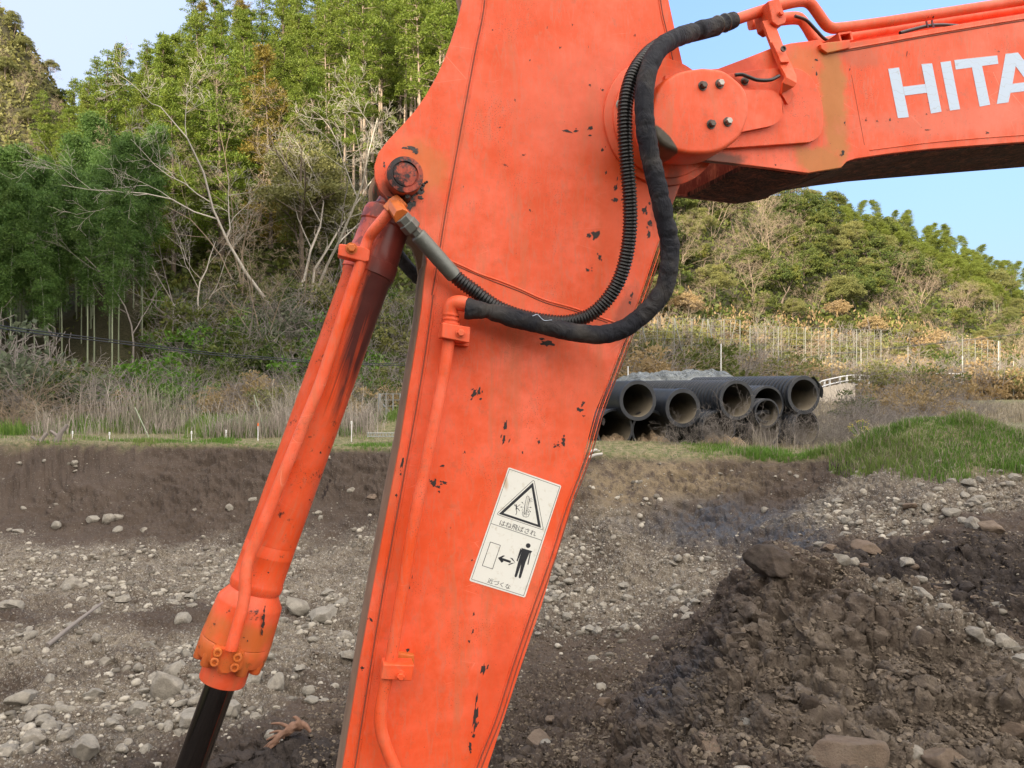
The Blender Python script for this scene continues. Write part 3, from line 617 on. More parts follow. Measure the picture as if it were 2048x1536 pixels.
# lettering
def text_part(name, txt, p0, p1, h, mat, par, squeeze=1.0):
    cv = bpy.data.curves.new('lettering', 'FONT'); cv.body = txt; cv.size = 1; o = bpy.data.objects.new('lettering', cv); COL.objects.link(o)
    bpy.context.view_layer.update(); me = bpy.data.meshes.new_from_object(o.evaluated_get(bpy.context.evaluated_depsgraph_get())); bpy.data.objects.remove(o)
    V = np.array([v.co[:2] for v in me.vertices]); x0, y0 = V.min(0); x1, y1 = V.max(0)
    a = np.array(p0, float); c2 = np.array(p1, float); d = c2-a; nn = np.array([d[1], -d[0]])/np.linalg.norm(d)
    for v in me.vertices:
        q = a+d*(v.co.x-x0)/(x1-x0)+nn*h*(v.co.y-y0)/(y1-y0); v.co = E3(*S(*q), WS-.0003)
    me.name = name; me.materials.clear(); me.materials.append(mat); return link(name, me, par)
text_part('lettering', 'はね飛ばされ', (414,690), (796,812), 62, M_STB, STK)
text_part('lettering', '近づくな', (288,1298), (524,1372), 54, M_STB, STK)

# ---- pipe on the arm
def tube_part(name, pts, rpx, mat, par, n=10, seg=20, step=.012, rr=None, ang=60):
    """pts (px,py,w)"""
    P = crom([E3(*p) for p in pts], n); P, s_ = resample(P, step); q = E3(*pts[len(pts)//2]); r = mm(rpx, q) if rr is None else rr
    b = MB(); b.tube(P, r, seg); return b.build(name, mat, par, ang=ang)
WP = -.052
ap = tube_part('arm_pipe', [(905,640,WP),(898,680,WP),(890,735,WP),(878,800,WP),(853,921,WP),(828,1045,WP),(803,1190,WP),(783,1314,WP),(770,1372,WP),(761,1425,WP),(762,1460,WP),(774,1500,WP),(792,1545,WP),(802,1590,WP),(796,1700,WP),(770,1850,WP)], 12.5, M_PAINT, ARM)
el = tube_part('pipe_elbow', [(902,668,WP),(901,640,WP),(900,622,WP),(906,609,WP-.004),(918,606,WP-.01),(932,609,WP-.014)], 15.5, M_PAINT, ap, step=.004)
for yy in (650, 641, 632): b = MB(); q = E3(902-(650-yy)*0.05, yy, WP); b.lathe(q, (.10, 0, 1), [(0, mm(17, q)), (.003, mm(17.6, q)), (.006, mm(17, q))], 24); b.build('elbow_collar', M_PAINT, el, ang=40)
def clampblk(quad, w0, w1, name, par, mat, bolt=None, br=.010):
    b = MB(); b.prism(pl(quad, w1), w1, w0); o = b.build(name, mat, par, bevel=.003)
    if bolt: hexbolt(E3(bolt[0], bolt[1], w1), (0, -1, 0), br, mat, o)
    return o
clampblk([(885,645),(941,654),(939,686),(883,675)], -.028, -.082, 'pipe_clamp', ARM, M_PAINT, (921,666))
clampblk([(893,660),(940,668),(938,694),(893,686)], -.0, -.024, 'clamp_base', ARM, M_PAINT)
clampblk([(767,1329),(829,1331),(823,1363),(761,1359)], -.026, -.080, 'pipe_clamp', ARM, M_PAINT, (801,1351))
clampblk([(793,1306),(829,1311),(826,1345),(790,1345)], 0, -.022, 'clamp_base', ARM, M_OFIT)

# ---- boom
WB = -.06; TB = .40
BT = [(1340,150),(1400,140),(1437,137),(1490,117),(1543,96),(1582,86),(1640,79),(1652,93),(1700,85),(1762,75),(1850,60),(1950,43),(2048,27),(2250,-6),(2700,-80)]
BB = [(1300,300),(1380,318),(1452,325),(1535,335),(1616,346),(1683,335),(1694,323),(1712,317),(1780,307),(1860,298),(1950,291),(2048,284),(2250,270),(2700,236)]
bp = BT+BB[::-1]
b = MB(); b.prism(pl(bp, WB), WB, WB+.02); BOOM = b.build('boom', [M_BOOM, M_CHIP], EX, ang=30, bevel=.002)
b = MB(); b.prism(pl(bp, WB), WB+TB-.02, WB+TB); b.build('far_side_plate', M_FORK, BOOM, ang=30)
# bottom plate: two sheets, top plate
def sheet(pts, w0, w1, th, mat, name, par):
    a = pl(pts, WB); c2 = [(x, z+th) for x, z in a]; b = MB(); b.prism(a+c2[::-1], w0, w1); return b.build(name, mat, par, ang=30)
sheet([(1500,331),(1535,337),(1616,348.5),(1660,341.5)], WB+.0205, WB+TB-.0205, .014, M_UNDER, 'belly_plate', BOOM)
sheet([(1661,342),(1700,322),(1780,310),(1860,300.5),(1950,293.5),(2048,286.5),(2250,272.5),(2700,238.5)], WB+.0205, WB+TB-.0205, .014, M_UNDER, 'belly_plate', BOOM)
sheet([(1655,100),(1700,92),(1762,82),(1850,67),(1950,50),(2048,34),(2250,1),(2700,-73)], WB+.0205, WB+TB-.0205, .012, M_BOOM, 'top_plate', BOOM)
bead([(1662,103),(1700,97),(1762,86),(1850,70),(1950,53),(2048,37),(2300,-4)], .0028, WB-.001, M_BOOM, 'weld_bead', BOOM, 1)
bead([(1655,107),(1700,101),(1762,90),(1850,74),(1950,57),(2048,41),(2300,0)], .0018, WB-.0004, M_GRIME, 'seam_line', BOOM)
bead([(1740,300),(1860,285),(1950,277),(2048,270),(2300,255)], .002, WB-.0004, M_BOOM, 'weld_bead', BOOM, 1)
bead([(1703,150),(1715,215),(1729,290)], .0006, WB-.0001, M_GRIME, 'seam_line', BOOM)
clampblk([(1640,88),(1656,84),(1700,80),(1702,86),(1700,96),(1655,106),(1643,98)], WB+.02, WB-.012, 'edge_lug', BOOM, M_BOOM)
# stepped plates round the pin
def rpoly(pts, n=5, r=.35):
    out = []
    N = len(pts)
    for i in range(N):
        p0, p1, p2 = (np.array(pts[j % N], float) for j in (i-1, i, i+1)); q = pts[i][2] if len(pts[i]) > 2 else 0
        p0, p1, p2 = p0[:2], p1[:2], p2[:2]
        if not q: out.append(tuple(p1)); continue
        a = (p0-p1)/np.linalg.norm(p0-p1); c2 = (p2-p1)/np.linalg.norm(p2-p1); s0 = p1+a*q; s2 = p1+c2*q
        for t in np.linspace(0, 1, n+1): out.append(tuple((1-t)**2*s0+2*t*(1-t)*p1+t*t*s2))
    return out
def plate(name, pts, w0, w1, mat, par, bev=.002):
    b = MB(); b.prism(pl(rpoly(pts, 8), w1), w1, w0); return b.build(name, mat, par, bevel=bev)
plate('doubler_plate', [(1330,150,0),(1440,150,20),(1520,138,10),(1615,133,40),(1648,205,30),(1645,283,34),(1330,305,0)], WB, WB-.018, M_BOOM, BOOM)
plate('inner_doubler_plate', [(1340,165,0),(1500,180,8),(1556,180,20),(1570,212,16),(1560,248,24),(1340,292,0)], WB-.018, WB-.036, M_BOOM, BOOM)
hexbolt(E3(1489, 163, WB-.018), (0, -1, 0), .009, M_DSTEEL, BOOM)
# round pin cover
cov = [(1405,136),(1430,138),(1452,144),(1481,167),(1494,188),(1498,212),(1496,234),(1481,270),(1452,294),(1430,303),(1408,306),(1375,305),(1349,299),(1326,287),(1311,270),(1305,250),(1304,225),(1309,200),(1318,178),(1334,158),(1364,143)]
WC = WB-.135
cc = crom([(*q,) for q in cov]+[cov[0]], 4)[:-1]; P = np.array([E3(x, y, WC) for x, y in cc]); ctr = P.mean(0); n = len(P); V = []; Fc = []
rings = [(-.036-.06, 1.03), (-.10, 1.03), (WC+.028, 1.03), (WC+.014, 1.022), (WC+.005, 1.00), (WC+.001, .965), (WC, .92)]
for w_, s_ in rings:
    for q in P: z = ctr+(q-ctr)*s_; V.append((z[0], w_, z[2]))
for i in range(len(rings)-1): Fc += [(i*n+k_, i*n+(k_+1) % n, (i+1)*n+(k_+1) % n, (i+1)*n+k_) for k_ in range(n)]
Fc.append(tuple((len(rings)-1)*n+k_ for k_ in range(n)))
def covx(m, c, b, r_):
    p = E3(1342, 285, WC); f_ = m.ell(c, (p[0]-.012, p[2]), (.016, .060), .75, .12, .25, 40)
    b = m.mix(f_, b, m.mix(m.noise(c, 60), (.05, .045, .035), (.13, .11, .085)))
    z = m.sep(c)[2]; e_ = E3(1400, 318, WC)[2]; lo = m.map(z, e_-.005, e_+.028, 1, 0, True); b = m.mix(m.math('MULTIPLY', lo, .45), b, (.50, .065, .02)); return b, r_
M_COV = paint('cover_paint', extra=covx)
b = MB(); b.add(V, Fc); COVER = b.build('pin_cover', M_COV, BOOM, ang=50)
for x, y, mt in ((1405,172,M_DSTEEL),(1439,168,M_STEEL),(1422,249,M_DSTEEL),(1455,244,M_STEEL)): hexbolt(E3(x, y, WC), (0, -1, 0), .0098, mt, COVER, h=.012, mw=M_DSTEEL)
b = MB(); rg = np.random.default_rng(9)
CHB = [(1808,412-0,0.1,0.1,0),(1830,232,1,1,0),(1583,222,2.5,4,.3),(1610,232,4,4,.6),(1633,120,4,3,0),(1633,148,2,4,0),(1532,198,2,2,0),(1640,205,2,8,.7),(1690,245,2,4,0),(1732,240,2,3,0),(1754,242,2,2,0),(1700,138,1,4,.2),(1855,260,6,1,.1),(1975,265,5,2,.3),(1998,103,2,2,0),(1860,210,2,3,.4),(1551,330,2,2,0),(1686,306,4,8,.3),(1814,107,1,6,.2),(1853,228,2,2,0),(1780,239,2,3,0)]
add_chips(BOOM, CHB[1:], WB-.0005, 1, 11)

# lettering on the boom
m = NM('letter_white'); c = m.coord(); wv = m.n('TexWave', wave_type='BANDS', bands_direction='Z'); m.set(wv.inputs['Vector'], m.vmap(c, rot=(0, .14, 0))); wv.inputs['Scale'].default_value = 14; wv.inputs['Distortion'].default_value = 14; wv.inputs['Detail'].default_value = 3
ck = m.map(wv.outputs['Fac'], .0, .018, 1, 0); m.out(m.mix(m.math('MULTIPLY', ck, .5), (.50, .62, .78), (.34, .38, .42)), .45, m.bump(ck, .2, .001)); M_LET = m.mat
def L4(x, y): return (1500+x/3.4142, y/3.4142)
HT = [[(943,470),(1018,460),(1085,800),(1010,806)], [(1170,438),(1243,432),(1308,762),(1236,775)], [(1045,592),(1195,574),(1208,633),(1057,652)]]
def lets(i, polys, dx=0, dy=0):
    b = MB()
    for k_, P in enumerate(polys):
        V = [E3(*L4(x+dx, y+dy), WB-.0008-.0001*k_) for x, y in P]; b.add(V, [tuple(range(len(V)))])
    b.build('letter', M_LET, BOOM, ang=0)
lets(0, HT); lets(1, [[(1300,425),(1370,416),(1435,745),(1365,755)]]); lets(2, [[(1395,410),(1688,378),(1696,435),(1405,475)], [(1515,460),(1585,450),(1640,715),(1568,728)]])
lets(3, [[(1745,368),(1830,358),(1795,560),(1765,698),(1685,710)], [(1752,368),(1830,358),(2055,658),(1975,668)], [(1770,575),(1900,558),(1930,615),(1770,635)]])
lets(4, [[(2120,340),(2290,318),(2300,375),(2160,394)], [(2100,345),(2170,338),(2230,640),(2155,650)], [(2165,590),(2330,568),(2340,625),(2175,648)]])
lets(5, HT, 1440, -190); lets(6, [[(1300,425),(1370,416),(1435,745),(1365,755)]], 1450, -190)

# pipes above the boom
pp = []
W1 = WB+.04
bpip = tube_part('boom_pipe', [(1440,50,W1),(1463,42,W1),(1517,24,W1),(1553,13,W1),(1590,4,W1),(1610,3,W1),(1622,9,W1),(1633,23,W1),(1650,47,W1),(1661,55,W1),(1680,56,W1),(1764,45,W1),(1860,30,W1),(1950,16,W1),(2048,1,W1),(2300,-38,W1),(2600,-84,W1)], 10.5, M_PAINT, BOOM, step=.008)
W2 = WB+.22
tube_part('boom_pipe', [(1500,45,W2),(1550,38,W2),(1590,34,W2),(1603,40,W2),(1614,55,W2),(1630,80,W2),(1650,84,W2),(1705,72,W2),(1793,57,W2),(1900,40,W2),(2048,17,W2),(2300,-20,W2),(2600,-66,W2)], 10, M_PAINT, BOOM, step=.008)
tube_part('boom_pipe', [(1500,52,W2+.07),(1560,43,W2+.07),(1600,42,W2+.07),(1622,62,W2+.07),(1645,92,W2+.07),(1700,84,W2+.07),(1800,67,W2+.07),(2048,28,W2+.07),(2600,-55,W2+.07)], 8, M_PAINT, BOOM, step=.008)
tube_part('breather_hose', [(1590,32,W2-.04),(1612,40,W2-.04),(1632,60,W2-.04),(1650,78,W2-.04),(1672,84,W2-.03),(1700,80,W2-.02)], 3.2, M_RUBBER, BOOM, step=.006)
tube_part('breather_hose', [(1800,66,W2-.06),(1830,58,W2-.06),(1856,52,W2-.06),(1885,50,W2-.06),(1915,52,W2-.06)], 3.4, M_RUBBER, BOOM, step=.006)
for x in (1855, 1866): tube_part('cable_tie', [(x,34,W1-.012),(x-2,44,W1+.06),(x+1,54,W1+.12)], 2, M_RUBBER, BOOM, step=.006)
# square tube stub on the boom top
b = MB(); o4 = pl([(1676,66),(1702,62),(1707,80),(1681,84)], WB+.03); i4 = pl([(1680,69),(1700,66),(1703,79),(1684,81)], WB+.03)
w0_, w1_ = WB+.03, WB+.30
V = [(x, w0_, z) for x, z in o4]+[(x, w0_, z) for x, z in i4]+[(x, w1_, z) for x, z in o4]+[(x, w1_, z) for x, z in i4]
Fc = []
for k_ in range(4):
    j = (k_+1) % 4; Fc += [(k_, j, 4+j, 4+k_), (8+k_, 12+k_, 12+j, 8+j), (k_, 8+k_, 8+j, j), (4+k_, 4+j, 12+j, 12+k_)]
b.add(V, Fc); b.build('square_tube', M_BOOM, BOOM, ang=30)
# clamp block and bent bracket
ck_ = clampblk([(1536,2),(1558,-4),(1573,38),(1571,46),(1556,52),(1545,44)], W1+.035, W1-.045, 'pipe_clamp', BOOM, M_PAINT, (1560,28), .008)
def strap(path, wpx, th, name, mat, par):
    """flat bar following (px,py,w)"""
    P = [E3(*q) for q in path]; b = MB(); V = []
    for i, q in enumerate(P):
        t = P[min(i+1, len(P)-1)]-P[max(i-1, 0)]; t = t/np.linalg.norm(t); sd = np.array([t[2], 0, -t[0]]); sd /= np.linalg.norm(sd)+1e-9; nn = np.cross(t, sd); h = mm(wpx, q)/2
        V += [q+sd*h, q-sd*h, q-sd*h+nn*th, q+sd*h+nn*th]
    Fc = [(i*4+k_, i*4+(k_+1) % 4, (i+1)*4+(k_+1) % 4, (i+1)*4+k_) for i in range(len(P)-1) for k_ in range(4)]+[(0, 1, 2, 3), tuple(len(V)-4+k_ for k_ in (3, 2, 1, 0))]
    b.add(V, Fc); return b.build(name, mat, par, bevel=.002)
BK = strap([(1536,40,-.05),(1548,72,-.06),(1561,106,-.078),(1574,134,-.098),(1582,150,-.112),(1583,160,-.122),(1577,170,-.118),(1572,180,-.104),(1583,200,-.092)], 26, .010, 'pipe_bracket', M_PAINT, BOOM)
strap([(1552,82,-.075),(1563,104,-.09),(1571,124,-.103)], 20, .008, 'bracket_stop', M_PAINT, BK)
b = MB(); b.lathe(E3(1566, 98, -.100), (0, -1, 0), [(0, .009), (.004, .009), (.004, .0062), (-.003, .0058), (-.003, 0)], 20); b.build('bracket_hole', M_DSTEEL, BK, ang=40)
tube_part('sensor_cable', [(1470,150,WB-.03),(1484,149,WB-.035),(1495,153,WB-.04),(1515,160,WB-.045),(1540,160,WB-.045),(1558,152,WB-.04)], 3.6, M_RUBBER, BOOM, step=.005)

# ---- sleeved hose and corrugated hose
def fold_tube(name, pts, r, mat, par, seed=1, seg=28, pinch=(), cuts=()):
    P = crom([E3(*p) for p in pts], 14); P, s_ = resample(P, .0035); n = len(P); rg = np.random.default_rng(seed); L = s_[-1]
    def rf(i, a):
        x = s_[i]; v = 1+.08*float(fbm(np.array([x*34]), np.array([a*1.6+seed]), 3, seed)[0])+.05*float(fbm(np.array([x*90+9]), np.array([a*.8]), 2, seed+3)[0])
        for (pc, pw, pd, pa) in pinch:
            d = (x/L-pc)/pw
            if abs(d) < 3: v -= pd*math.exp(-d*d)*(.55+.45*cos(a-pa))
        return v
    b = MB(); b.tube(P, r, seg, rfun=rf); return b.build(name, mat, par, ang=80), P, s_
WH = -.075
SL = [(931,617,-.066),(960,621,-.075),(992,628,-.085),(1052,642,-.10),(1100,654,-.115),(1143,664,-.125),(1204,669,-.145),(1252,655,-.165),(1295,621,-.19),(1325,583,-.205),(1337,540,-.215),(1340,500,-.22),(1336,465,-.225),(1327,426,-.23),(1316,375,-.235),(1301,315,-.235),(1291,260,-.235),(1288,205,-.23),(1293,158,-.22),(1304,122,-.20),(1325,92,-.17),(1362,72,-.12),(1422,54,-.05),(1466,41,W1)]
sl_, PS, sS = fold_tube('sleeved_hose', SL, .0248, M_FAB, ARM, 2, pinch=[(.004,.008,-.22,0),(.022,.005,.10,2),(.036,.007,.42,1),(.055,.01,.15,2.5),(.37,.004,.10,.4),(.375,.008,-.06,0),(.43,.004,.13,1.5),(.455,.004,.11,2),(.49,.004,.12,1.2),(.52,.005,.10,1.8),(.55,.004,.08,.5),(.60,.004,.12,1.6),(.62,.006,.06,.2),(.885,.006,.30,1.2),(.90,.012,-.08,1.2),(.965,.004,.12,0),(.985,.004,.12,0),(.76,.01,.05,3),(.70,.015,.05,1),(.20,.01,.05,2),(.28,.006,.05,1)])
sl_.parent = EX
# white thread and dirty hem on the sleeve
tube_part('loose_thread', [(1065,632,-.131),(1075,629,-.133),(1082,636,-.135),(1090,641,-.137),(1104,640,-.14)], .7, M_LET, sl_, step=.003, seg=6)
for f0 in (.957, .978):
    i = int(f0*(len(PS)-1)); t = PS[i+1]-PS[i-1]; b = MB(); b.lathe(PS[i], t/np.linalg.norm(t), [(-.002, .0255), (0, .0272), (.002, .0255)], 24); b.build('wire_tie', M_FIT, sl_, ang=60)
i = 24; t = PS[i+1]-PS[i-1]; b = MB(); b.lathe(PS[i], t/np.linalg.norm(t), [(-.002, .018), (0, .0215), (.002, .018)], 20); b.build('wire_tie', M_RUBBER, sl_, ang=60)
def corrugated(name, pts, r, mat, par, pitch=.0092, dr=.0032, seg=22, rend=None):
    P = crom([E3(*p) for p in pts], 16); P, s_ = resample(P, pitch/6); ph = (s_/pitch) % 1
    k_ = np.clip(.5+1.1*np.sin(ph*2*pi), 0, 1); b = MB(); b.tube(P, r-dr+dr*k_, seg); return b.build(name, mat, par, ang=80)
CR = [(902,545,-.045),(925,565,-.045),(950,583,-.045),(975,602,-.045),(1000,617,-.045),(1040,632,-.045),(1090,642,-.045),(1135,644,-.05),(1180,630,-.06),(1215,598,-.08),(1240,555,-.10),(1254,505,-.12),(1260,450,-.135),(1259,390,-.15),(1254,330,-.16),(1250,270,-.17),(1251,210,-.175),(1262,160,-.17),(1284,121,-.155),(1312,95,-.13),(1350,78,-.09),(1400,66,-.03),(1436,57,.01)]
hose = corrugated('corrugated_hose', CR, .0205, M_RUBBER, EX)
# crimped end and nuts
def at_dir(a, c2): t = c2-a; return t/np.linalg.norm(t)
A0 = E3(804, 434, -.10); A1 = E3(905, 548, -.046); dv = at_dir(A0, A1); Lh = np.linalg.norm(A1-A0)
b = MB(); b.lathe(A0, dv, [(.0, .021), (.018, .021), (.019, .0245), (.042, .0245), (.044, .021), (.046, .0165), (.066, .0165)], 6); b.build('swivel_nut', M_FIT, hose, ang=25, bevel=.0015)
prof = [(.058, .0165)]
x = .062
while x < Lh+.004: prof += [(x, .0205), (x+.0022, .0215), (x+.0026, .0202)]; x += .0030
prof += [(x, .018)]
b = MB(); b.lathe(A0, dv, prof, 28); b.build('crimp_sleeve', M_FIT, hose, ang=60)

# ---- bucket cylinder: built upright in its own frame, z up its axis
WCY = .12
q0 = E3(381, 1536, WCY); q1 = E3(808, 347, WCY); q1 = q0+(q1-q0); ax = (q1-q0)/np.linalg.norm(q1-q0)
def along(py):   # distance from q0 of the axis point seen at height py
    lo, hi = -2.0, 3.0
    for _ in range(60):
        md = (lo+hi)/2; p = q0+ax*md; wp = EO+_U*p[0]+_Wn*p[1]+_V*p[2]; v = 768-(wp[2]-CZ)/wp[1]*F
        if v > py: lo = md
        else: hi = md
    return lo
def crad(py, wpx): p = q0+ax*along(py); return mm(wpx/2, p)*1.0
xa = np.cross(ax, [0, 1, 0]); xa = -xa/np.linalg.norm(xa)*-1; ya = np.cross(ax, xa)
MC = Matrix(((xa[0], ya[0], ax[0], q0[0]), (xa[1], ya[1], ax[1], q0[1]), (xa[2], ya[2], ax[2], q0[2]), (0, 0, 0, 1)))
def cylx(m, c, b, r_):
    x, y, z = m.sep(c); z0 = along(900); z1 = along(560)
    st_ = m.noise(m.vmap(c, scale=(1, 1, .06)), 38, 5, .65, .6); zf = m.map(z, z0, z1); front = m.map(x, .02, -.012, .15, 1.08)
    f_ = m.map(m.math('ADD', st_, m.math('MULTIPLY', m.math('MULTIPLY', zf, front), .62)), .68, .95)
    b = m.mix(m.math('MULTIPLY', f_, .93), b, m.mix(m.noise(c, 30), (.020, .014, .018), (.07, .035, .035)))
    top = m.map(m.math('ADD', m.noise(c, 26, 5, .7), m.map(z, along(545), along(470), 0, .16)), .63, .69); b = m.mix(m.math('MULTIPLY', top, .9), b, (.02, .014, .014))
    yl = m.math('MULTIPLY', m.map(z, along(1215), along(1240), 0, 1, True), m.map(m.noise(c, 14, 3), .35, .55, .35, 1)); b = m.mix(m.math('MULTIPLY', yl, .7), b, (.46, .135, .028))
    mar = m.map(z, along(560), along(520), 0, .8, True); b = m.mix(m.math('MULTIPLY', mar, .8), b, m.mix(st_, (.30, .045, .03), (.16, .03, .022)))
    return b, m.mix(f_, r_, .34)
M_CYL = paint('cylinder_paint', fade=.2, extra=cylx, rough=.34, chips=.6)
rb = crad(891, 98); Z = along
CYL = MB()
CYL.lathe((0, 0, 0), (0, 0, 1), [(Z(1180), rb*.97), (Z(1174), rb*1.02), (Z(1166), rb*1.045), (Z(1160), rb*1.03), (Z(1157), rb), (Z(1109), rb), (Z(1108), rb*1.006), (Z(1106), rb*1.006), (Z(1105), rb), (Z(1087), rb), (Z(1086), rb*.993), (Z(1084.5), rb*.993), (Z(1084), rb), (Z(560), rb), (Z(556), rb*1.05), (Z(500), rb*1.05), (Z(497), rb*1.02), (Z(455), rb*1.02), (Z(452), rb*1.06), (Z(432), rb*1.06), (Z(425), rb*1.0), (Z(415), rb*.62)], 64)
cyl = CYL.build('bucket_cylinder', M_CYL, EX, ang=30); cyl.matrix_local = MC
def incyl(mb, name, mat, ang=30, bevel=0):      # built in the cylinder's frame
    return mb.build(name, mat, cyl, ang=ang, bevel=bevel)
def excyl(o, par=cyl): o.parent = par; o.matrix_parent_inverse = MC.inverted(); return o
rg_, rf_ = crad(1240, 128), crad(1275, 138)
b = MB(); b.lathe((0, 0, 0), (0, 0, 1), [(Z(1316), rf_*.80), (Z(1312), rf_*.95), (Z(1300), rf_), (Z(1279), rf_*1.0), (Z(1277), rf_*.985), (Z(1275), rf_*1.0), (Z(1262), rf_*.985), (Z(1206), rg_), (Z(1200), rg_*.985), (Z(1186), rb*1.05), (Z(1178), rb*.97)], 64)
gl = incyl(b, 'cylinder_gland', M_CYL)
b = MB()
for k_ in range(10):
    a = 2*pi*k_/10+.2; b.lathe((cos(a)*rf_*.84, sin(a)*rf_*.84, Z(1300)), (0, 0, -1), [(0, rf_*.165), (Z(1300)-Z(1322), rf_*.165), (Z(1300)-Z(1325), rf_*.14), (Z(1300)-Z(1325), 0)], 16)
b.build('gland_lobe', M_CYL, gl, ang=40)
rc = crad(1360, 91); rr_ = crad(1450, 59)
b = MB(); b.lathe((0, 0, 0), (0, 0, 1), [(Z(1361), rr_*1.02), (Z(1361.5), rc*.97), (Z(1358), rc), (Z(1310), rc)], 56); b.build('wiper_collar', M_PAINT, gl, ang=30)
m = NM('chrome_rod'); c = m.coord(); m.out((.11, .11, .115), m.map(m.noise(c, 20), 0, 1, .04, .10), metal=1.0, normal=m.bump(m.noise(m.vmap(c, scale=(1, 1, .03)), 60), .03, .001)); M_ROD = m.mat
b = MB(); b.lathe((0, 0, 0), (0, 0, 1), [(-.55, rr_), (Z(1361), rr_)], 56); incyl(b, 'piston_rod', M_ROD)
# cylinder eye at the pin
b = MB(); b.lathe(E3(808, 352, .03)*[1, 0, 1]+[0, .035, 0], (0, 1, 0), [(0, .070), (.205, .070)], 40); excyl(b.build('cylinder_eye', M_GREASY, None, ang=40))
b = MB(); b.lathe((0, 0, 0), (0, 0, 1), [(Z(420), rb*.72), (Z(400), rb*.62), (Z(375), rb*.62)], 24); incyl(b, 'eye_neck', M_GREASY)
# band clamp
b = MB(); b.lathe((0, 0, 0), (0, 0, 1), [(Z(549), rb*1.055), (Z(549), rb*1.10), (Z(521), rb*1.10), (Z(521), rb*1.055)], 56)
for aa_ in (-2.2,):
    b.box((cos(aa_)*rb*1.14, sin(aa_)*rb*1.14, Z(536)), .03, .022, .045, Matrix.Rotation(aa_, 4, 'Z'))
incyl(b, 'clamp_band', M_CYL, bevel=.0015)
WQ = WCY-rb-.028
cp = tube_part('cylinder_pipe', [(786,414,WQ-.03),(768,437,WQ-.022),(747,462,WQ-.012),(737,478,WQ),(729,500,WQ),(717,539,WQ),(691,617,WQ),(666,690,WQ),(641,765,WQ),(610,842,WQ),(566,950,WQ+.002),(534,1030,WQ+.002),(511,1085,WQ),(500,1110,WQ),(492,1140,WQ-.008),(490,1180,WQ-.012),(485,1215,WQ-.014),(474,1255,WQ-.018),(462,1300,WQ-.02)], 11.5, M_PAINT, None, step=.008)
excyl(cp)
ef = MB(); Pe = E3(787, 418, WQ-.03); dE = at_dir(E3(768, 437, WQ-.022), Pe); ef.lathe(Pe-dE*.012, dE, [(-.004, .026), (.032, .026), (.046, .021), (.048, 0)], 6)
Pm = E3(790, 412, WQ-.03); ef.lathe(Pm, at_dir(Pm, A0), [(-.016, .019), (-.012, .022), (np.linalg.norm(A0-Pm)+.002, .022)], 8); eo = ef.build('elbow_fitting', M_OFIT, None, ang=25, bevel=.0025); excyl(eo)
for (quad, a_, b_) in (([(678,487),(728,493),(741,501),(738,522),(730,524),(676,511)], WQ-.018, WQ+.028),):
    mb = MB(); mb.prism(pl(quad, a_), a_, b_); o = excyl(mb.build('pipe_clamp', M_PAINT, None, bevel=.004)); hb = hexbolt(E3(703, 497, a_), (0, -1, 0), .0115, M_OFIT, None, h=.010); hb.parent = o
# four-bolt flange at the lower end of the pipe
Wf = WQ-.016
mb = MB(); mb.prism(pl(rpoly([(424,1296,8),(452,1299,6),(456,1284,8),(476,1288,8),(478,1304,4),(489,1308,8),(482,1340,8),(466,1339,6),(456,1348,8),(440,1344,8),(436,1332,4),(420,1326,8)]), Wf), Wf, WQ+.035)
fo = excyl(mb.build('flange_block', M_CYL, None, bevel=.003))
for x, y in ((436,1303),(430,1322),(476,1313),(470,1333)):
    mb = MB(); p = E3(x, y, Wf-.002); mb.lathe(p, (0, -1, 0), [(0, .0110), (.010, .0110), (.011, .0100), (.011, .0058), (.004, .0056), (.004, 0)], 24); o = mb.build('bolt', M_OFIT, None, ang=40); o.parent = fo
# hose to the far side, seen between arm and cylinder
tube_part('return_hose', [(770,470,.30),(800,515,.30),(825,545,.30),(848,565,.30),(880,590,.30)], 13, M_FAB, EX, step=.01)
# black scratch on gland, chipped oval on barrel
def chip_on_cyl(cx, cy, hw, hh, rad, sd, name='paint_chip'):
    rg = np.random.default_rng(sd); zc = Z(cy); b = MB()
    for k_ in range(9):
        n_ = 9; a0 = cx+rg.normal()*hw*.5/rad; z0 = zc+rg.normal()*hh*.5; V = []
        for j in range(n_):
            t = 2*pi*j/n_; q = rg.uniform(.4, 1); a = a0+q*hw*.5/rad*cos(t); z_ = z0+q*hh*.45*sin(t); V.append(((rad+.0008)*cos(a), (rad+.0008)*sin(a), z_))
        b.add(V, [tuple(range(n_))])
    return b

cb_ = MB()
def cyl_pt(px, py, rad):
    # the point of the barrel's near side seen at a pixel, in the cylinder's frame
    best = None
    Mi = np.array(MC.inverted()); c0 = Mi[:3, :3]@_cl+Mi[:3, 3]; d = np.array([(px-1024)/F, 1, -(py-768)/F]); dl = np.array([d.dot(_U), d.dot(_Wn), d[2]]); dl = Mi[:3, :3]@dl
    A_ = dl[0]**2+dl[1]**2; B_ = c0[0]*dl[0]+c0[1]*dl[1]; C_ = c0[0]**2+c0[1]**2-rad*rad; t = (-B_-sqrt(max(0, B_*B_-A_*C_)))/A_; return c0+dl*t
def cyl_chips(name, lst, rad, sd):
    rg = np.random.default_rng(sd); b = MB()
    for (cx, cy, rx, ry) in lst:
        n_ = 11; P = []
        for k_ in range(n_):
            a = 2*pi*k_/n_; q = rg.uniform(.4, 1.15); P.append(cyl_pt(cx+rx*q*cos(a), cy+ry*q*sin(a), rad+.0009))
        b.add(P, [tuple(range(n_))])
    merge_into(name, b, M_CHIP)
cyl_chips(cyl, [(655,975,4,9),(650,985,4,8),(646,993,3,6),(660,962,3,5),(641,905,2,3),(610,1120,1.5,2),(537,1145,2,2),(620,1000,1.5,2)], rb, 3)
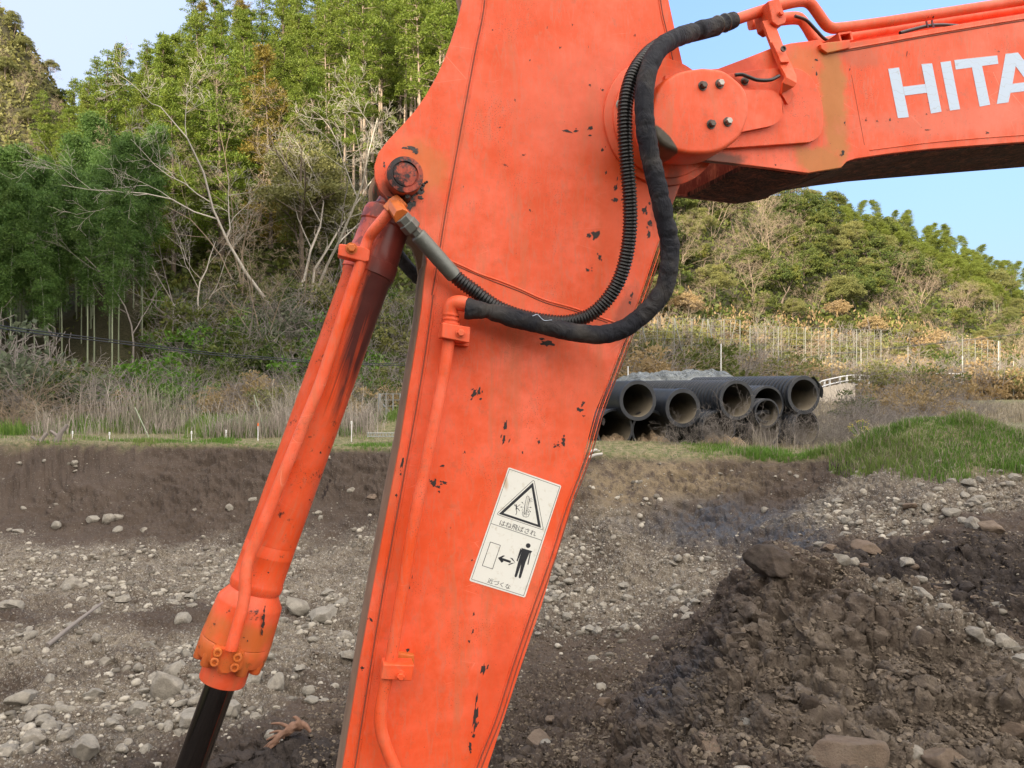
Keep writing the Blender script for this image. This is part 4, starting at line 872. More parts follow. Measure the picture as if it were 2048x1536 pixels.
cyl_chips(gl, [(528,1222,2,6),(527,1235,3.5,9),(526,1250,4,9),(524,1264,3,8),(530,1214,1.5,4),(429,1248,3,1.5),(488,1275,3,1.2),(495,1282,1.5,3)], (rg_+rf_)/2+.003, 4)
# ================================================================ plants
def leaf_mat(name, c1, c2, c3=None, rough=.6, trans=.35, yel=(.30, .26, .05)):
    m = NM(name); r = m.isl(); o = m.rnd(); c = m.mix(r, c1, c2)
    c = m.mix(m.map(o, 0, 1, 0, .6), c, c3 or c2)
    c = m.mix(m.map(m.noise(m.coord(), .8, 3), .5, .7, 0, .35), c, yel)
    m.out(c, rough, spec=.25)
    t = m.n('BsdfTranslucent'); m.set(t.inputs[0], c); mx = m.n('MixShader'); mx.inputs[0].default_value = trans
    m.t.links.new(m.b.outputs[0], mx.inputs[1]); m.t.links.new(t.outputs[0], mx.inputs[2])
    m.t.links.new(mx.outputs[0], m.t.nodes['Material Output'].inputs[0]); return m.mat
def leaves(C, N, size, asp=.5, rg=None, mode='rand', jit=.7, elong=None):
    """quads centred on C with outward vectors N"""
    rg = rg or RNG; n = len(C); D = rg.normal(size=(n, 3))
    if mode == 'out': D = N*1.2+D*jit
    if mode == 'droop': D = N*.9+D*.45+np.array([0, 0, -.8])
    if mode == 'up': D = N*.4+D*.5+np.array([0, 0, .8])
    D /= np.linalg.norm(D, axis=1)[:, None]+1e-9
    S_ = np.cross(D, rg.normal(size=(n, 3))); S_ /= np.linalg.norm(S_, axis=1)[:, None]+1e-9
    s = size*rg.uniform(.55, 1.3, n)[:, None]; D = D*s; S_ = S_*s*asp*.5
    V = np.stack([C-D*.5, C+S_, C+D*.5+0*S_, C-S_], 1).reshape(-1, 3)
    return V, np.arange(n*4).reshape(n, 4)
def segs_mesh(segs, name, mat, sides=4):
    """segs: list (p0,p1,r0,r1)"""
    A = np.array([s[0] for s in segs]); B = np.array([s[1] for s in segs]); ra = np.array([s[2] for s in segs]); rb_ = np.array([s[3] for s in segs])
    T_ = B-A; T_ /= np.linalg.norm(T_, axis=1)[:, None]+1e-9; ref = np.where(np.abs(T_[:, 2:3]) > .9, np.array([[1., 0, 0]]), np.array([[0, 0, 1.]]))
    u = np.cross(T_, ref); u /= np.linalg.norm(u, axis=1)[:, None]; w_ = np.cross(T_, u); V = []
    for k in range(sides):
        a = 2*pi*k/sides; d = u*cos(a)+w_*sin(a); V.append(A+d*ra[:, None])
    for k in range(sides):
        a = 2*pi*k/sides; d = u*cos(a)+w_*sin(a); V.append(B+d*rb_[:, None])
    V = np.stack(V, 1); n = len(segs); base = (np.arange(n)*2*sides)[:, None, None]
    q = np.array([(k, (k+1) % sides, sides+(k+1) % sides, sides+k) for k in range(sides)])[None]
    return mesh_np(name, V.reshape(-1, 3), (base+q).reshape(-1, 4), mat, smooth=True)
def branch(segs, p, d, L, r, lev, rg, kids=5, spread=.8, up=.25, wob=.25, minr=.006, shrink=.62, nseg=5, first=.3):
    p = np.array(p, float); d = np.array(d, float); d /= np.linalg.norm(d); pts = [p]; rs = [r]
    for i in range(nseg):
        d = d+rg.normal(size=3)*wob/nseg**.5+np.array([0, 0, up])/nseg; d /= np.linalg.norm(d); p = p+d*L/nseg; pts.append(p); rs.append(max(minr, r*(1-.75*(i+1)/nseg)))
    for i in range(nseg): segs.append((pts[i], pts[i+1], rs[i], rs[i+1]))
    if lev <= 0: return
    for k in range(kids):
        t = first+(1-first)*(k+rg.random())/kids; i = min(nseg-1, int(t*nseg)); f_ = t*nseg-i; q = pts[i]*(1-f_)+pts[i+1]*f_
        dd = pts[i+1]-pts[i]; dd /= np.linalg.norm(dd); s_ = rg.normal(size=3); s_ -= dd*s_.dot(dd); s_ /= np.linalg.norm(s_)
        branch(segs, q, dd*(1-spread*.45)+s_*spread, L*shrink*rg.uniform(.6, 1.1)*(1.15-.5*t), rs[i]*.6, lev-1, rg, kids, spread, up, wob, minr, shrink, max(3, nseg-1), .2)

M_BARK = plain('brown_bark', (.13, .10, .075), .9, vary=.4, scale=6, bump=.5, bd=.02)
M_CEDBARK = plain('pale_cedar_bark', (.26, .20, .15), .9, vary=.3, scale=5, bump=.4, bd=.02)
M_PALE = plain('pale_grey_bark', (.38, .345, .29), .85, vary=.3, scale=5, bump=.3, bd=.01)
M_TAN = plain('dry_twig', (.30, .23, .16), .9, vary=.3, scale=4)
M_GREY = plain('grey_twig', (.20, .175, .155), .9, vary=.3, scale=4)
M_CULM = plain('bamboo_culm', (.22, .25, .16), .5, vary=.3, scale=3)
M_CEDAR = leaf_mat('cedar_foliage', (.075, .130, .016), (.18, .24, .032), (.15, .18, .024), yel=(.20, .20, .025))
M_CEDAR2 = leaf_mat('cedar_foliage_rusty', (.12, .125, .02), (.20, .18, .030), (.20, .14, .028), yel=(.25, .13, .02))
M_BAMB = leaf_mat('bamboo_foliage', (.035, .085, .020), (.12, .21, .045), (.08, .15, .032), yel=(.14, .19, .05))
M_SUNB = leaf_mat('sunlit_bamboo_foliage', (.10, .14, .02), (.19, .22, .04), (.15, .19, .03), yel=(.25, .24, .05))  # bamboo leaf colour lightened and yellowed to hold the sunlight
M_EVER = leaf_mat('evergreen_foliage', (.030, .060, .014), (.105, .14, .030), (.12, .13, .030))
M_OLIVE = leaf_mat('olive_foliage', (.10, .12, .035), (.22, .22, .075), (.20, .19, .07))
M_DRYL = leaf_mat('dry_foliage', (.22, .15, .07), (.38, .28, .15), (.34, .27, .13), yel=(.42, .27, .10))
M_BRIGHT = leaf_mat('bright_green_foliage', (.05, .13, .015), (.13, .24, .03), (.09, .18, .02), yel=(.25, .30, .04))
M_GREYG = leaf_mat('grey_green_foliage', (.06, .085, .045), (.16, .185, .11), (.12, .14, .085), yel=(.25, .23, .13))

def crown(C, Rr, per, size, asp, rg, mode='rand', shell=.55, flat=.8):
    out = []; nn = []
    for c, r in zip(C, Rr):
        n = max(6, int(per*r*r/.5)); v = rg.normal(size=(n, 3)); v /= np.linalg.norm(v, axis=1)[:, None]
        v[:, 2] = np.where(v[:, 2] < -.3, -v[:, 2]*.5, v[:, 2]); rad = r*(shell+(1-shell)*rg.random(n)**.6)[:, None]
        out.append(c+v*rad*np.array([1, 1, flat])); nn.append(v)
    return leaves(np.concatenate(out), np.concatenate(nn), size, asp, rg, mode)
def make_tree(kind, sd):
    rg = np.random.default_rng(sd); segs = []
    if kind in ('cedar', 'rusty', 'tall'):
        Ht = 13 if kind != 'tall' else 15; cb = .10 if kind != 'tall' else .52; Rm = 2.1 if kind != 'tall' else 1.7; bend = rg.normal(size=2)*.25
        ax_ = lambda t: np.array([bend[0]*t*t, bend[1]*t*t, Ht*t])
        for i in range(8): segs.append((ax_(i/8), ax_((i+1)/8), .17*(1-i/8.6), .17*(1-(i+1)/8.6)))
        C = []; Q = []
        for k in range(130 if kind != 'tall' else 70):
            t = rg.random()**.85; z = cb+(1-cb)*t; a = rg.random()*2*pi; rr = Rm*(1-t)**.48*rg.uniform(.12, 1.05)+.05
            c = ax_(z)+np.array([cos(a)*rr, sin(a)*rr, rg.normal()*.15-.12*rr]); C.append(c); Q.append(rg.uniform(.42, .78)*(1-.35*t)); b0 = ax_(max(.05, z-.02)); segs.append((b0, c, .03, .008))
        for k in range(int(14 if kind == 'tall' else 4)):
            z = rg.uniform(.04, cb); a = rg.random()*2*pi; p = ax_(z); segs.append((p, p+np.array([cos(a), sin(a), rg.uniform(-.2, .3)])*rg.uniform(.4, 1.2), .02, .006))
        V, Q_ = crown(C, Q, 210, .175, .42, rg, 'out', .3, .85); fm = M_CEDAR if kind != 'rusty' else M_CEDAR2; tm = M_CEDBARK if kind == 'tall' else M_BARK
    elif kind in ('bamboo', 'sunbamboo'):
        Ht = rg.uniform(9.5, 11.5); a = rg.random()*2*pi; ln = rg.uniform(.6, 1.6); dv = np.array([cos(a), sin(a), 0])
        ax_ = lambda t: np.array([0, 0, Ht*(t-.10*t**5)])+dv*ln*t**3.2
        for i in range(14): segs.append((ax_(i/14), ax_((i+1)/14), .048*(1-.8*i/14), .048*(1-.8*(i+1)/14)))
        C = []; N_ = []; NB = 60
        for k in range(NB):
            t = .36+.64*(k/NB)**.72; p = ax_(t); an = rg.random()*2*pi; rr = (.98*sin(pi*min(1, (1.03-t)/.70+.04))**.8)*rg.uniform(.5, 1.0); e = p+np.array([cos(an)*rr, sin(an)*rr, -rr*.28]); segs.append((p, e, .010, .003))
            for q in range(5):
                f_ = rg.uniform(.35, 1.05); C.append(p*(1-f_)+e*f_+rg.normal(size=3)*.10)
        C = np.repeat(np.array(C), 36, 0); C += rg.normal(size=C.shape)*np.array([.17, .17, .13]); N_ = C-np.array([0, 0, 1])*0; N_ = rg.normal(size=C.shape)*np.array([1, 1, .3])
        V, Q_ = leaves(C, N_, .19, .20, rg, 'droop'); fm = M_BAMB if kind == 'bamboo' else M_SUNB; tm = M_CULM
    elif kind in ('ever', 'olive', 'dryt'):
        Ht = rg.uniform(6, 8); Rm = rg.uniform(2.3, 3.0); branch(segs, (0, 0, 0), (rg.normal()*.1, rg.normal()*.1, 1), Ht*.75, .15, 2, rg, 6, .75, .3)
        C = []; Q = []
        for k in range(60):
            v = rg.normal(size=3); v /= np.linalg.norm(v); v[2] = abs(v[2])*1.0-.35; rr = rg.uniform(.5, 1.0); C.append(np.array([0, 0, Ht*.55])+v*rr*np.array([Rm, Rm, Ht*.46])); Q.append(rg.uniform(.45, .95))
        V, Q_ = crown(C, Q, 95 if kind != 'olive' else 230, .26 if kind != 'olive' else .15, .55, rg, 'out', .55, .75); fm = {'ever': M_EVER, 'olive': M_OLIVE, 'dryt': M_DRYL}[kind]; tm = M_BARK
    elif kind in ('bush', 'bright', 'greyb', 'dryb', 'oliveb'):
        C = []; Q = []
        for k in range(8): branch(segs, (rg.normal()*.2, rg.normal()*.2, 0), (rg.normal()*.5, rg.normal()*.5, 1), 1.6, .03, 2, rg, 4, .8, .1)
        for k in range(26):
            v = rg.normal(size=3); v /= np.linalg.norm(v); v[2] = abs(v[2]); C.append(np.array([0, 0, .35])+v*rg.uniform(.3, 1)*np.array([1.3, 1.3, 1.35])); Q.append(rg.uniform(.25, .5))
        V, Q_ = crown(C, Q, 190, .13, .55, rg, 'out', .4, .85); fm = {'bush': M_EVER, 'bright': M_BRIGHT, 'greyb': M_GREYG, 'dryb': M_DRYL, 'oliveb': M_OLIVE}[kind]; tm = M_GREY
    elif kind in ('bare', 'bareth', 'baretan'):
        for k in range({'bare': 2, 'bareth': 1, 'baretan': 4}[kind]): branch(segs, (rg.normal()*.1, rg.normal()*.1, 0), (rg.normal()*.38, rg.normal()*.25, 1), 7.2, .068 if kind != 'baretan' else .045, 4, rg, 5 if kind != 'bareth' else 4, .72, .20, .38, .0036, .58, 7, .32)
        V = Q_ = None; fm = None; tm = {'bare': M_PALE, 'bareth': M_GREY, 'baretan': M_TAN}[kind]
    elif kind == 'twigs':
        for k in range(24): a = rg.random()*2*pi; branch(segs, (rg.normal()*.3, rg.normal()*.25, 0), (cos(a)*rg.uniform(.2, 1.2), sin(a)*rg.uniform(.2, 1), .8), rg.uniform(.9, 1.8), .009, 2, rg, 5, .7, -.25, .5, .0035, .55, 5, .2)
        V = Q_ = None; fm = None; tm = M_GREY
    elif kind == 'arch':
        for k in range(70):
            a = rg.random()*2*pi; branch(segs, (rg.normal()*.15, rg.normal()*.15, 0), (cos(a)*.5, sin(a)*.5, 1), rg.uniform(1.2, 2.4), .010, 1, rg, 4, .5, -.9, .3, .003, .45, 7, .3)
        V = Q_ = None; fm = None; tm = M_TAN
    tr = segs_mesh(segs, 'trunk', tm, 5 if kind in ('cedar', 'tall', 'bamboo') else 3)
    fo = mesh_np('foliage', V, Q_, fm, smooth=False) if V is not None else None
    return tr, fo
PROTO = {}
def proto(kind, k):
    key = (kind, k)
    if key not in PROTO: PROTO[key] = make_tree(kind, hash_(kind)*31+k)
    return PROTO[key]
def hash_(s): return sum(ord(c)*(i+3) for i, c in enumerate(s))
NAMES = dict(cedar=('cedar_tree', 'cedar'), rusty=('cedar_tree', 'cedar'), tall=('cedar_tree', 'cedar'), bamboo=('bamboo', 'bamboo'), sunbamboo=('bamboo', 'bamboo'), ever=('evergreen_tree', 'tree'), olive=('leafy_tree', 'tree'), dryt=('dry_leaved_tree', 'tree'),
             bare=('bare_tree', 'tree'), bareth=('bare_tree', 'tree'), baretan=('bare_tree', 'tree'), bush=('bush', 'bush'), bright=('bush', 'bush'), greyb=('bush', 'bush'), dryb=('bush', 'bush'), oliveb=('bush', 'bush'), twigs=('bramble', 'bramble'), arch=('bramble', 'bramble'))
def plant(kind, k, x, y, s, label, group=None, z=None, rz=None, sz=None):
    tr, fo = proto(kind, k); nm_, cat = NAMES[kind]; z = H(x, y)-.12*s if z is None else z
    leafy = fo is not None; woody = kind in ('bush', 'bright', 'greyb', 'dryb', 'oliveb')
    o = empty(nm_, (x, y, z), random.random()*6.28 if rz is None else rz) if leafy else link(nm_, tr)
    o.location = (x, y, z); o.rotation_euler = (0, 0, random.random()*6.28 if rz is None else rz); o.scale = (s, s, sz or s)
    o['label'] = label; o['category'] = cat
    if group: o['group'] = group
    if leafy: link('stem' if woody or kind == 'bamboo' else 'trunk', tr, o); link('crown' if not woody else 'foliage', fo, o)
    return o
def spot(px, Y): return ((px-1024)/F*Y, Y)
def pxy(x, y, z): return 1024+F*x/y, 768-(z-CZ)/y*F

# ---- the left hillside
pts = []
def far_enough(x, y, dmin):
    for (a, c, d) in pts:
        if (a-x)**2+(c-y)**2 < (max(d, dmin)*.5+min(d, dmin)*.5)**2: return False
    return True
nced = 0
for _ in range(9000):
    px = random.uniform(-200, 1060); Y = random.uniform(33, 74); x, y = spot(px, Y); z = H(x, y)
    by = pxy(x, y, z)[1]
    if px < 330 and by > 440+px*.1: continue       # bamboo grows here
    if 330 <= px < 720 and by > 560-(px-330)*.12: continue      # bare trees and scrub
    if px >= 720 and by > 440: continue
    d = 2.15 if Y < 60 else 2.5
    if px > 640 and by > 330: d = 2.3
    if not far_enough(x, y, d): continue
    pts.append((x, y, d)); nced += 1
    kind = 'tall' if (px > 640 and by > 250) else ('rusty' if random.random() < (.22 if 380 < px < 560 else .06) else 'cedar')
    lab = {'tall': 'tall cedar with a long bare pale trunk and high green crown on the slope', 'rusty': 'cedar with rusty brown tips among the yellow green cedars on the hill', 'cedar': 'yellow green sunlit cedar in the dense stand on the left hill'}[kind]
    grp = {'tall': 'bare trunked cedars beside the arm', 'rusty': 'rusty tipped cedars on the left hill', 'cedar': 'cedars on the left hill'}[kind]
    plant(kind, random.randrange(4 if kind == 'cedar' else 2), x, y, random.uniform(.66, .98), lab, grp)
    if nced > 330: break
# bamboo grove
nb = 0; bp_ = []
for _ in range(4000):
    px = random.uniform(-330, 285); Y = random.uniform(28.5, 45); x, y = spot(px, Y)
    if px > 240 and Y > 36: continue
    if any((a-x)**2+(c-y)**2 < 1.12**2 for a, c in bp_): continue
    bp_.append((x, y)); nb += 1
    plant('bamboo', random.randrange(6), x, y, random.uniform(.60, .93), 'slender bamboo with a drooping dark green plume in the shaded grove', 'bamboo grove at the foot of the left hill')
    if nb >= 150: break
# bare and olive trees between
for (px, Y, kd, k, s, lab) in [(560,33,'bare',0,1.42,'tall bare tree with a forked white trunk below the cedars'), (625,34,'bare',1,1.35,'bare white limbed tree nearest the cylinder top, leaning towards it'),
    (395,31,'bare',2,.95,'bare grey tree right beside the bamboo plumes'), (480,37,'baretan',0,1.1,'pinkish brown bare tree just under the lowest cedars'), (325,30,'bareth',0,.9,'thin bare tree in front of the right edge of the bamboo'),
    (700,35,'bareth',1,.9,'slim bare tree behind the top of the hydraulic cylinder'), (250,29,'bareth',2,.75,'small bare tree among the bamboo stems'), (15,27,'bareth',3,.8,'bare grey tree at the far left before the bamboo stems'), (440,27.5,'bareth',4,.62,'low bare sapling leaning over the green scrub'),
    (660,29,'bareth',5,.6,'short grey bare tree just left of the cylinder'), (590,28,'bareth',6,.5,'twiggy grey sapling on the scrubby bank'), (520,30,'baretan',1,.7,'many stemmed brown thicket tree on the bank')]:
    x, y = spot(px, Y); plant(kd, k, x, y, s, lab)
for (px, Y, s, k) in [(610,37,1.12,0),(672,38,.95,1)]:
    x, y = spot(px, Y); plant('olive', k, x, y, s, ['big pale olive tree rising behind the white limbed trees', 'smaller olive tree behind the slim bare tree', 'olive green tree below the rusty cedars'][k], None)
# scrub on the bank
def scatter(n, pxr, Yr, kinds, srange, lab, grp, dmin=.8, cond=None, tries=4000):
    done = []; c = 0
    for _ in range(tries):
        px = random.uniform(*pxr); Y = random.uniform(*Yr); x, y = spot(px, Y)
        if cond and not cond(px, Y, x, y): continue
        if any((a-x)**2+(q-y)**2 < dmin**2 for a, q in done): continue
        done.append((x, y)); kd = random.choice(kinds); plant(kd, random.randrange(3), x, y, random.uniform(*srange), lab[kd], grp[kd] if isinstance(grp, dict) else grp); c += 1
        if c >= n: break
LB = dict(bush='dark green bush on the shaded bank below the left hill', bright='bright green leafy bush on the shaded bank', greyb='grey green bush on the shaded bank below the left hill', dryb='dry brown bush on the shaded bank below the left hill', oliveb='olive bush on the shaded bank below the left hill', twigs='leafless grey bramble on the shaded bank', arch='tuft of arching pale dead stems on the shaded bank')
GB = {k: k_ for k, k_ in zip(LB, ['dark bushes on the bank', 'bright bushes on the bank', 'grey green bushes on the bank', 'dry bushes on the bank', 'olive bushes on the bank', 'brambles on the bank', 'dead stem tufts on the bank'])}
scatter(60, (330, 1050), (25.5, 34), ['bush', 'bright', 'greyb', 'oliveb', 'bush'], (.8, 1.5), LB, GB, 1.1)
scatter(26, (-250, 420), (23.5, 28), ['bush', 'greyb', 'bright'], (.6, 1.0), LB, GB, 1.2)
scatter(22, (300, 1000), (22.5, 26), ['bright', 'bright', 'bush', 'dryb'], (.6, 1.0), LB, GB, 1.0)
scatter(24, (-200, 760), (19.5, 24), ['twigs', 'arch', 'dryb'], (.55, .95), LB, GB, .9)
for (px, Y, kd, s, lab) in [(30,18,'greyb',1.55,'large grey leaved bush at the far left edge of the bank'), (-60,19,'greyb',1.7,'grey leaved bush outside the left edge, behind the large one'), (90,17.2,'twigs',1.15,'tangled leafless bramble spilling over beside the large grey bush'), (30,16.6,'arch',.9,'arching dead stems under the large grey bush'),
    (285,21,'bright',1.15,'bright green rounded bush, the greenest on the bank'), (345,21.3,'bright',1.0,'green bush touching the greenest rounded one'), (140,18.2,'bush',1.0,'dark hollow bush beside the grey bramble'), (105,16.0,'arch',.55,'pale dry plume grass at the pit edge'), (420,20.6,'dryb',.6,'reddish dry bush above the reeds'), (560,20,'oliveb',.75,'yellow flowered olive bush left of the cylinder')]:
    x, y = spot(px, Y); plant(kd, 0 if kd != 'greyb' else 1, x, y, s, lab)
# ---- the right hillside
pts = []; n_ = 0
for _ in range(9000):
    px = random.uniform(1180, 2300); x0 = px; Db = np.interp(px, SKYH['px'], SKYH['db']); Y = random.uniform(Db+1, Db+44); x, y = spot(px, Y); z = H(x, y); by = pxy(x, y, z)[1]
    low = by > 640
    rgt = px > 1660 and by < 470+(px-1660)*.55
    kd = random.choices(['cedar', 'ever', 'olive', 'bamboo', 'baretan', 'dryt'], [.0, 1, .45, 0, .25, .0] if not low else [0, .22, .3, 0, .35, .2])[0]
    if rgt and not low: kd = random.choices(['sunbamboo', 'olive', 'ever'], [.8, .15, .1])[0]
    if 1420 < px < 1560 and by < 640 and random.random() < .6: kd = 'baretan'
    d = {'sunbamboo': 1.45}.get(kd, 2.5)
    if not far_enough(x, y, d): continue
    pts.append((x, y, d)); n_ += 1
    s = random.uniform(.55, .8)*(.62 if low else 1.0)*(.85 if kd == 'sunbamboo' else 1)
    lab, g = {'cedar': ('sunlit cedar on the upper right hill above the net fence', 'cedars on the right hill'), 'ever': ('rounded dark evergreen on the right hill', 'evergreens on the right hill'), 'olive': ('pale olive tree on the right hill', 'olive trees on the right hill'),
        'sunbamboo': ('feathery yellow green bamboo near the skyline of the right hill', 'bamboo on the right hill'), 'baretan': ('leafless tan tree on the right hill', 'leafless trees on the right hill'), 'dryt': ('dry golden brown tree low on the right hill', 'dry trees on the right hill')}[kd]
    o = plant(kd, random.randrange(3), x, y, s*(1.15 if kd == 'sunbamboo' else 1), lab, g, sz=s*(.72 if kd == 'sunbamboo' else .9))
    if n_ >= 420: break
LR = dict(dryb='dry golden bush at the foot of the right hill', oliveb='olive bush at the foot of the right hill', arch='pale dead stem tuft at the foot of the right hill', bush='dark bush at the foot of the right hill', twigs='grey bramble at the foot of the right hill')
GR = {k: v+' below the right hill' for k, v in zip(LR, ['dry bushes', 'olive bushes', 'dead stem tufts', 'dark bushes', 'brambles'])}
scatter(150, (1120, 2400), (31, 62), ['dryb', 'dryb', 'oliveb', 'arch', 'bush'], (1.0, 2.0), LR, GR, 1.5, cond=lambda px, Y, x, y: np.interp(px, SKYH['px'], SKYH['db'])-7 < Y < np.interp(px, SKYH['px'], SKYH['db'])+8)
LQ = dict(twigs='grey leafless bramble on the flat beside the pipe stack', bush='green bush on the flat beside the pipe stack', dryb='dry bush on the flat beyond the pipe stack')
scatter(13, (1650, 1860), (11.4, 14.5), ['twigs', 'twigs', 'twigs'], (.38, .62), LQ, 'brambles beside the pipe stack', .45)
scatter(10, (1660, 1960), (17, 24), ['dryb', 'bush', 'twigs'], (.45, .8), dict(LQ, twigs='grey leafless bramble on the flat beyond the pipe stack'), None, .9)
# ---- far ridge
pts = []; n_ = 0
for _ in range(3000):
    px = random.uniform(-500, 230); Y = random.uniform(122, 158); x, y = spot(px, Y)
    if not far_enough(x, y, 3.9): continue
    pts.append((x, y, 3.9)); n_ += 1; kd = random.choices(['ever', 'baretan', 'olive'], [.3, .9, .8])[0]
    plant(kd, random.randrange(3), x, y, random.uniform(.6, .95), {'ever': 'dark evergreen on the distant ridge at the upper left', 'baretan': 'leafless tree on the distant ridge at the upper left', 'olive': 'olive tree on the distant ridge at the upper left'}[kd], {'ever': 'evergreens', 'baretan': 'leafless trees', 'olive': 'olive trees'}[kd]+' on the distant ridge')
    if n_ > 190: break

# ---- ground cover: uncountable, one object each
def cover(name, n, pxr, Yr, size, asp, mats, label, cat, hgt=.5, mode='rand', mask=None, sd=1, jz=1.0):
    rg = np.random.default_rng(sd); px = rg.uniform(*pxr, n); Y = rg.uniform(*Yr, n); x = (px-1024)/F*Y
    if mask is not None: k_ = mask(px, Y, x, rg); px, Y, x = px[k_], Y[k_], x[k_]
    cl = np.clip(fbm(x*.7, Y*.7, 4, sd)*1.3+.55, 0.05, 1.3); z = ground_h(x, Y, False)+rg.random(len(x))*hgt*cl*jz
    C = np.stack([x, Y, z], 1); V, Q_ = leaves(C, np.tile([0, 0, 1.], (len(x), 1)), size, asp, rg, mode)
    me = mesh_np(name, V, Q_, mats, smooth=False); return link(name, me, kind='stuff', label=label, category=cat)
cover('undergrowth', 90000, (-350, 1150), (22, 75), .34, .6, M_EVER, 'dark low undergrowth covering the slope of the left hill', 'undergrowth', .8, mask=lambda px, Y, x, rg: ~((px < 280) & (Y > 28) & (Y < 46) & (rg.random(len(px)) < .97)), sd=3)
cover('undergrowth', 26000, (300, 1150), (24, 36), .22, .6, M_BRIGHT, 'bright green scrub covering the shaded bank', 'undergrowth', .9, sd=4, mask=lambda px, Y, x, rg: fbm(x*.5, Y*.5, 3, 77) > -.1)
cover('undergrowth', 80000, (1100, 2450), (36, 105), .42, .6, M_EVER, 'olive undergrowth covering the slope of the right hill', 'undergrowth', 1.3, sd=5, mask=lambda px, Y, x, rg: Y > np.interp(px, SKYH['px'], SKYH['db'])+3)
cover('dry_undergrowth', 60000, (1100, 2450), (34, 75), .34, .35, M_DRYL, 'golden dry grass and scrub at the foot of the right hill', 'undergrowth', 1.3, 'up', sd=6, mask=lambda px, Y, x, rg: np.abs(Y-np.interp(px, SKYH['px'], SKYH['db'])-3) < 12)
cover('dry_undergrowth', 40000, (-500, 260), (112, 160), .9, .6, M_OLIVE, 'pale scrub covering the distant ridge', 'undergrowth', 1.5, sd=7)

def blades(name, mats, x, y, hgt, wd, rg, label, cat, lean=.35, z=None, droop=.3):
    n = len(x); z = ground_h(x, y) if z is None else z; a = rg.random(n)*2*pi; h = hgt*rg.uniform(.3, 1.2, n)*np.clip(.9+fbm(x*1.7, y*1.7, 3, 33)*1.1, .2, 1.8); l = lean*rg.random(n)*h
    B = np.stack([x, y, z-.01], 1); sd_ = np.stack([np.cos(a), np.sin(a), 0*a], 1)*wd*.5; ld = np.stack([-np.sin(a), np.cos(a), 0*a], 1)
    M1 = B+ld*(l*.35)[:, None]+np.array([0, 0, 1])*(h*.6)[:, None]; Tt = B+ld*l[:, None]+np.array([0, 0, 1])*(h*(1-droop*rg.random(n)))[:, None]
    V = np.stack([B-sd_, B+sd_, M1+sd_*.8, M1-sd_*.8, Tt+sd_*.1, Tt-sd_*.1], 1).reshape(-1, 3); i = (np.arange(n)*6)[:, None]
    Q_ = np.concatenate([i+np.array([0, 1, 2, 3]), i+np.array([3, 2, 4, 5])], 0)
    return link(name, mesh_np(name, V, Q_, mats, smooth=False), kind='stuff', label=label, category=cat)
def pick(n, xr, yr, dens, rg):
    x = rg.uniform(*xr, n); y = rg.uniform(*yr, n); k_ = rg.random(n) < dens(x, y); return x[k_], y[k_]
M_GRASS = leaf_mat('grass_blade', (.07, .16, .025), (.20, .32, .06), (.13, .24, .04), trans=.4, yel=(.42, .37, .17))
M_STRAW = leaf_mat('dead_grass', (.22, .18, .12), (.42, .36, .26), (.3, .26, .19), trans=.2, yel=(.35, .28, .18))
M_REED = leaf_mat('dead_reed', (.22, .185, .155), (.46, .40, .34), (.33, .29, .25), trans=.15, yel=(.2, .24, .10))
rg = np.random.default_rng(12)
def onflat(x, y):
    f_ = field(x, y)+bank(x, y); return (ground_h(x, y, False) > f_-.07)
bankd = lambda x, y: np.clip((bank(x, y)+fbm(x*2, y*2, 3, 90)*.06-.045)*12, 0, 1)
x, y = pick(260000, (3.5, 10), (7.2, 12.5), bankd, rg); k_ = ground_h(x, y, False) > field(x, y)+bank(x, y)-.25; x, y = x[k_][:90000], y[k_][:90000]
blades('grass', M_GRASS, x, y, .12, .008, rg, 'lush green grass covering the low bank at the right', 'grass')
x, y = pick(90000, (3.9, 9), (8.2, 11.5), bankd, rg); k_ = ground_h(x, y, False) > field(x, y)+bank(x, y)-.2; x, y = x[k_][:9000], y[k_][:9000]
blades('dead_grass', M_STRAW, x, y, .17, .006, rg, 'dry stalks among the green grass of the low bank', 'grass', .9)
x, y = pick(60000, (2.6, 5.4), (10.2, 11.6), lambda x, y: np.clip(fbm(x*1.1, y*1.6, 4, 91)*3+.4, 0, 1)*np.clip((11.7-y)*1.5, 0, 1), rg); k_ = onflat(x, y); x, y = x[k_][:6000], y[k_][:6000]
blades('grass', M_GRASS, x, y, .09, .008, rg, 'green grass along the pit edge in front of the pipes', 'grass')
x, y = pick(60000, (-11, 1.2), (12.2, 14.6), lambda x, y: np.clip(fbm(x*1.1, y*1.6, 4, 92)*3+.1, 0, 1)*np.clip((14.5-y)*1.2, 0, 1), rg); k_ = onflat(x, y); x, y = x[k_][:15000], y[k_][:15000]
blades('grass', M_GRASS, x, y, .07, .010, rg, 'short green grass along the left rim of the pit', 'grass')
x, y = pick(60000, (-11, -1.5), (14.5, 22), lambda x, y: np.clip(fbm(x*.5, y*.6, 3, 93)*3+.5, 0, 1), rg)
blades('grass', M_GRASS, x[:26000], y[:26000], .28, .014, rg, 'green grass on the flat behind the reeds', 'grass')
x, y = pick(50000, (-11, 12), (10, 19), lambda x, y: np.clip(fbm(x*.8, y*.9, 3, 94)+.35, .02, 1), rg); k_ = onflat(x, y); x, y = x[k_][:26000], y[k_][:26000]
blades('dead_grass', M_STRAW, x, y, .13, .008, rg, 'thin dead grass scattered over the flat ground', 'grass', .9)
x, y = pick(60000, (6, 24), (19, 36), lambda x, y: (fbm(x*.3, y*.5, 3, 95) > -.3)*1.0, rg)
blades('dead_grass', M_STRAW, x[:26000], y[:26000], .30, .02, rg, 'band of pale dead grass across the far field', 'grass', .6)
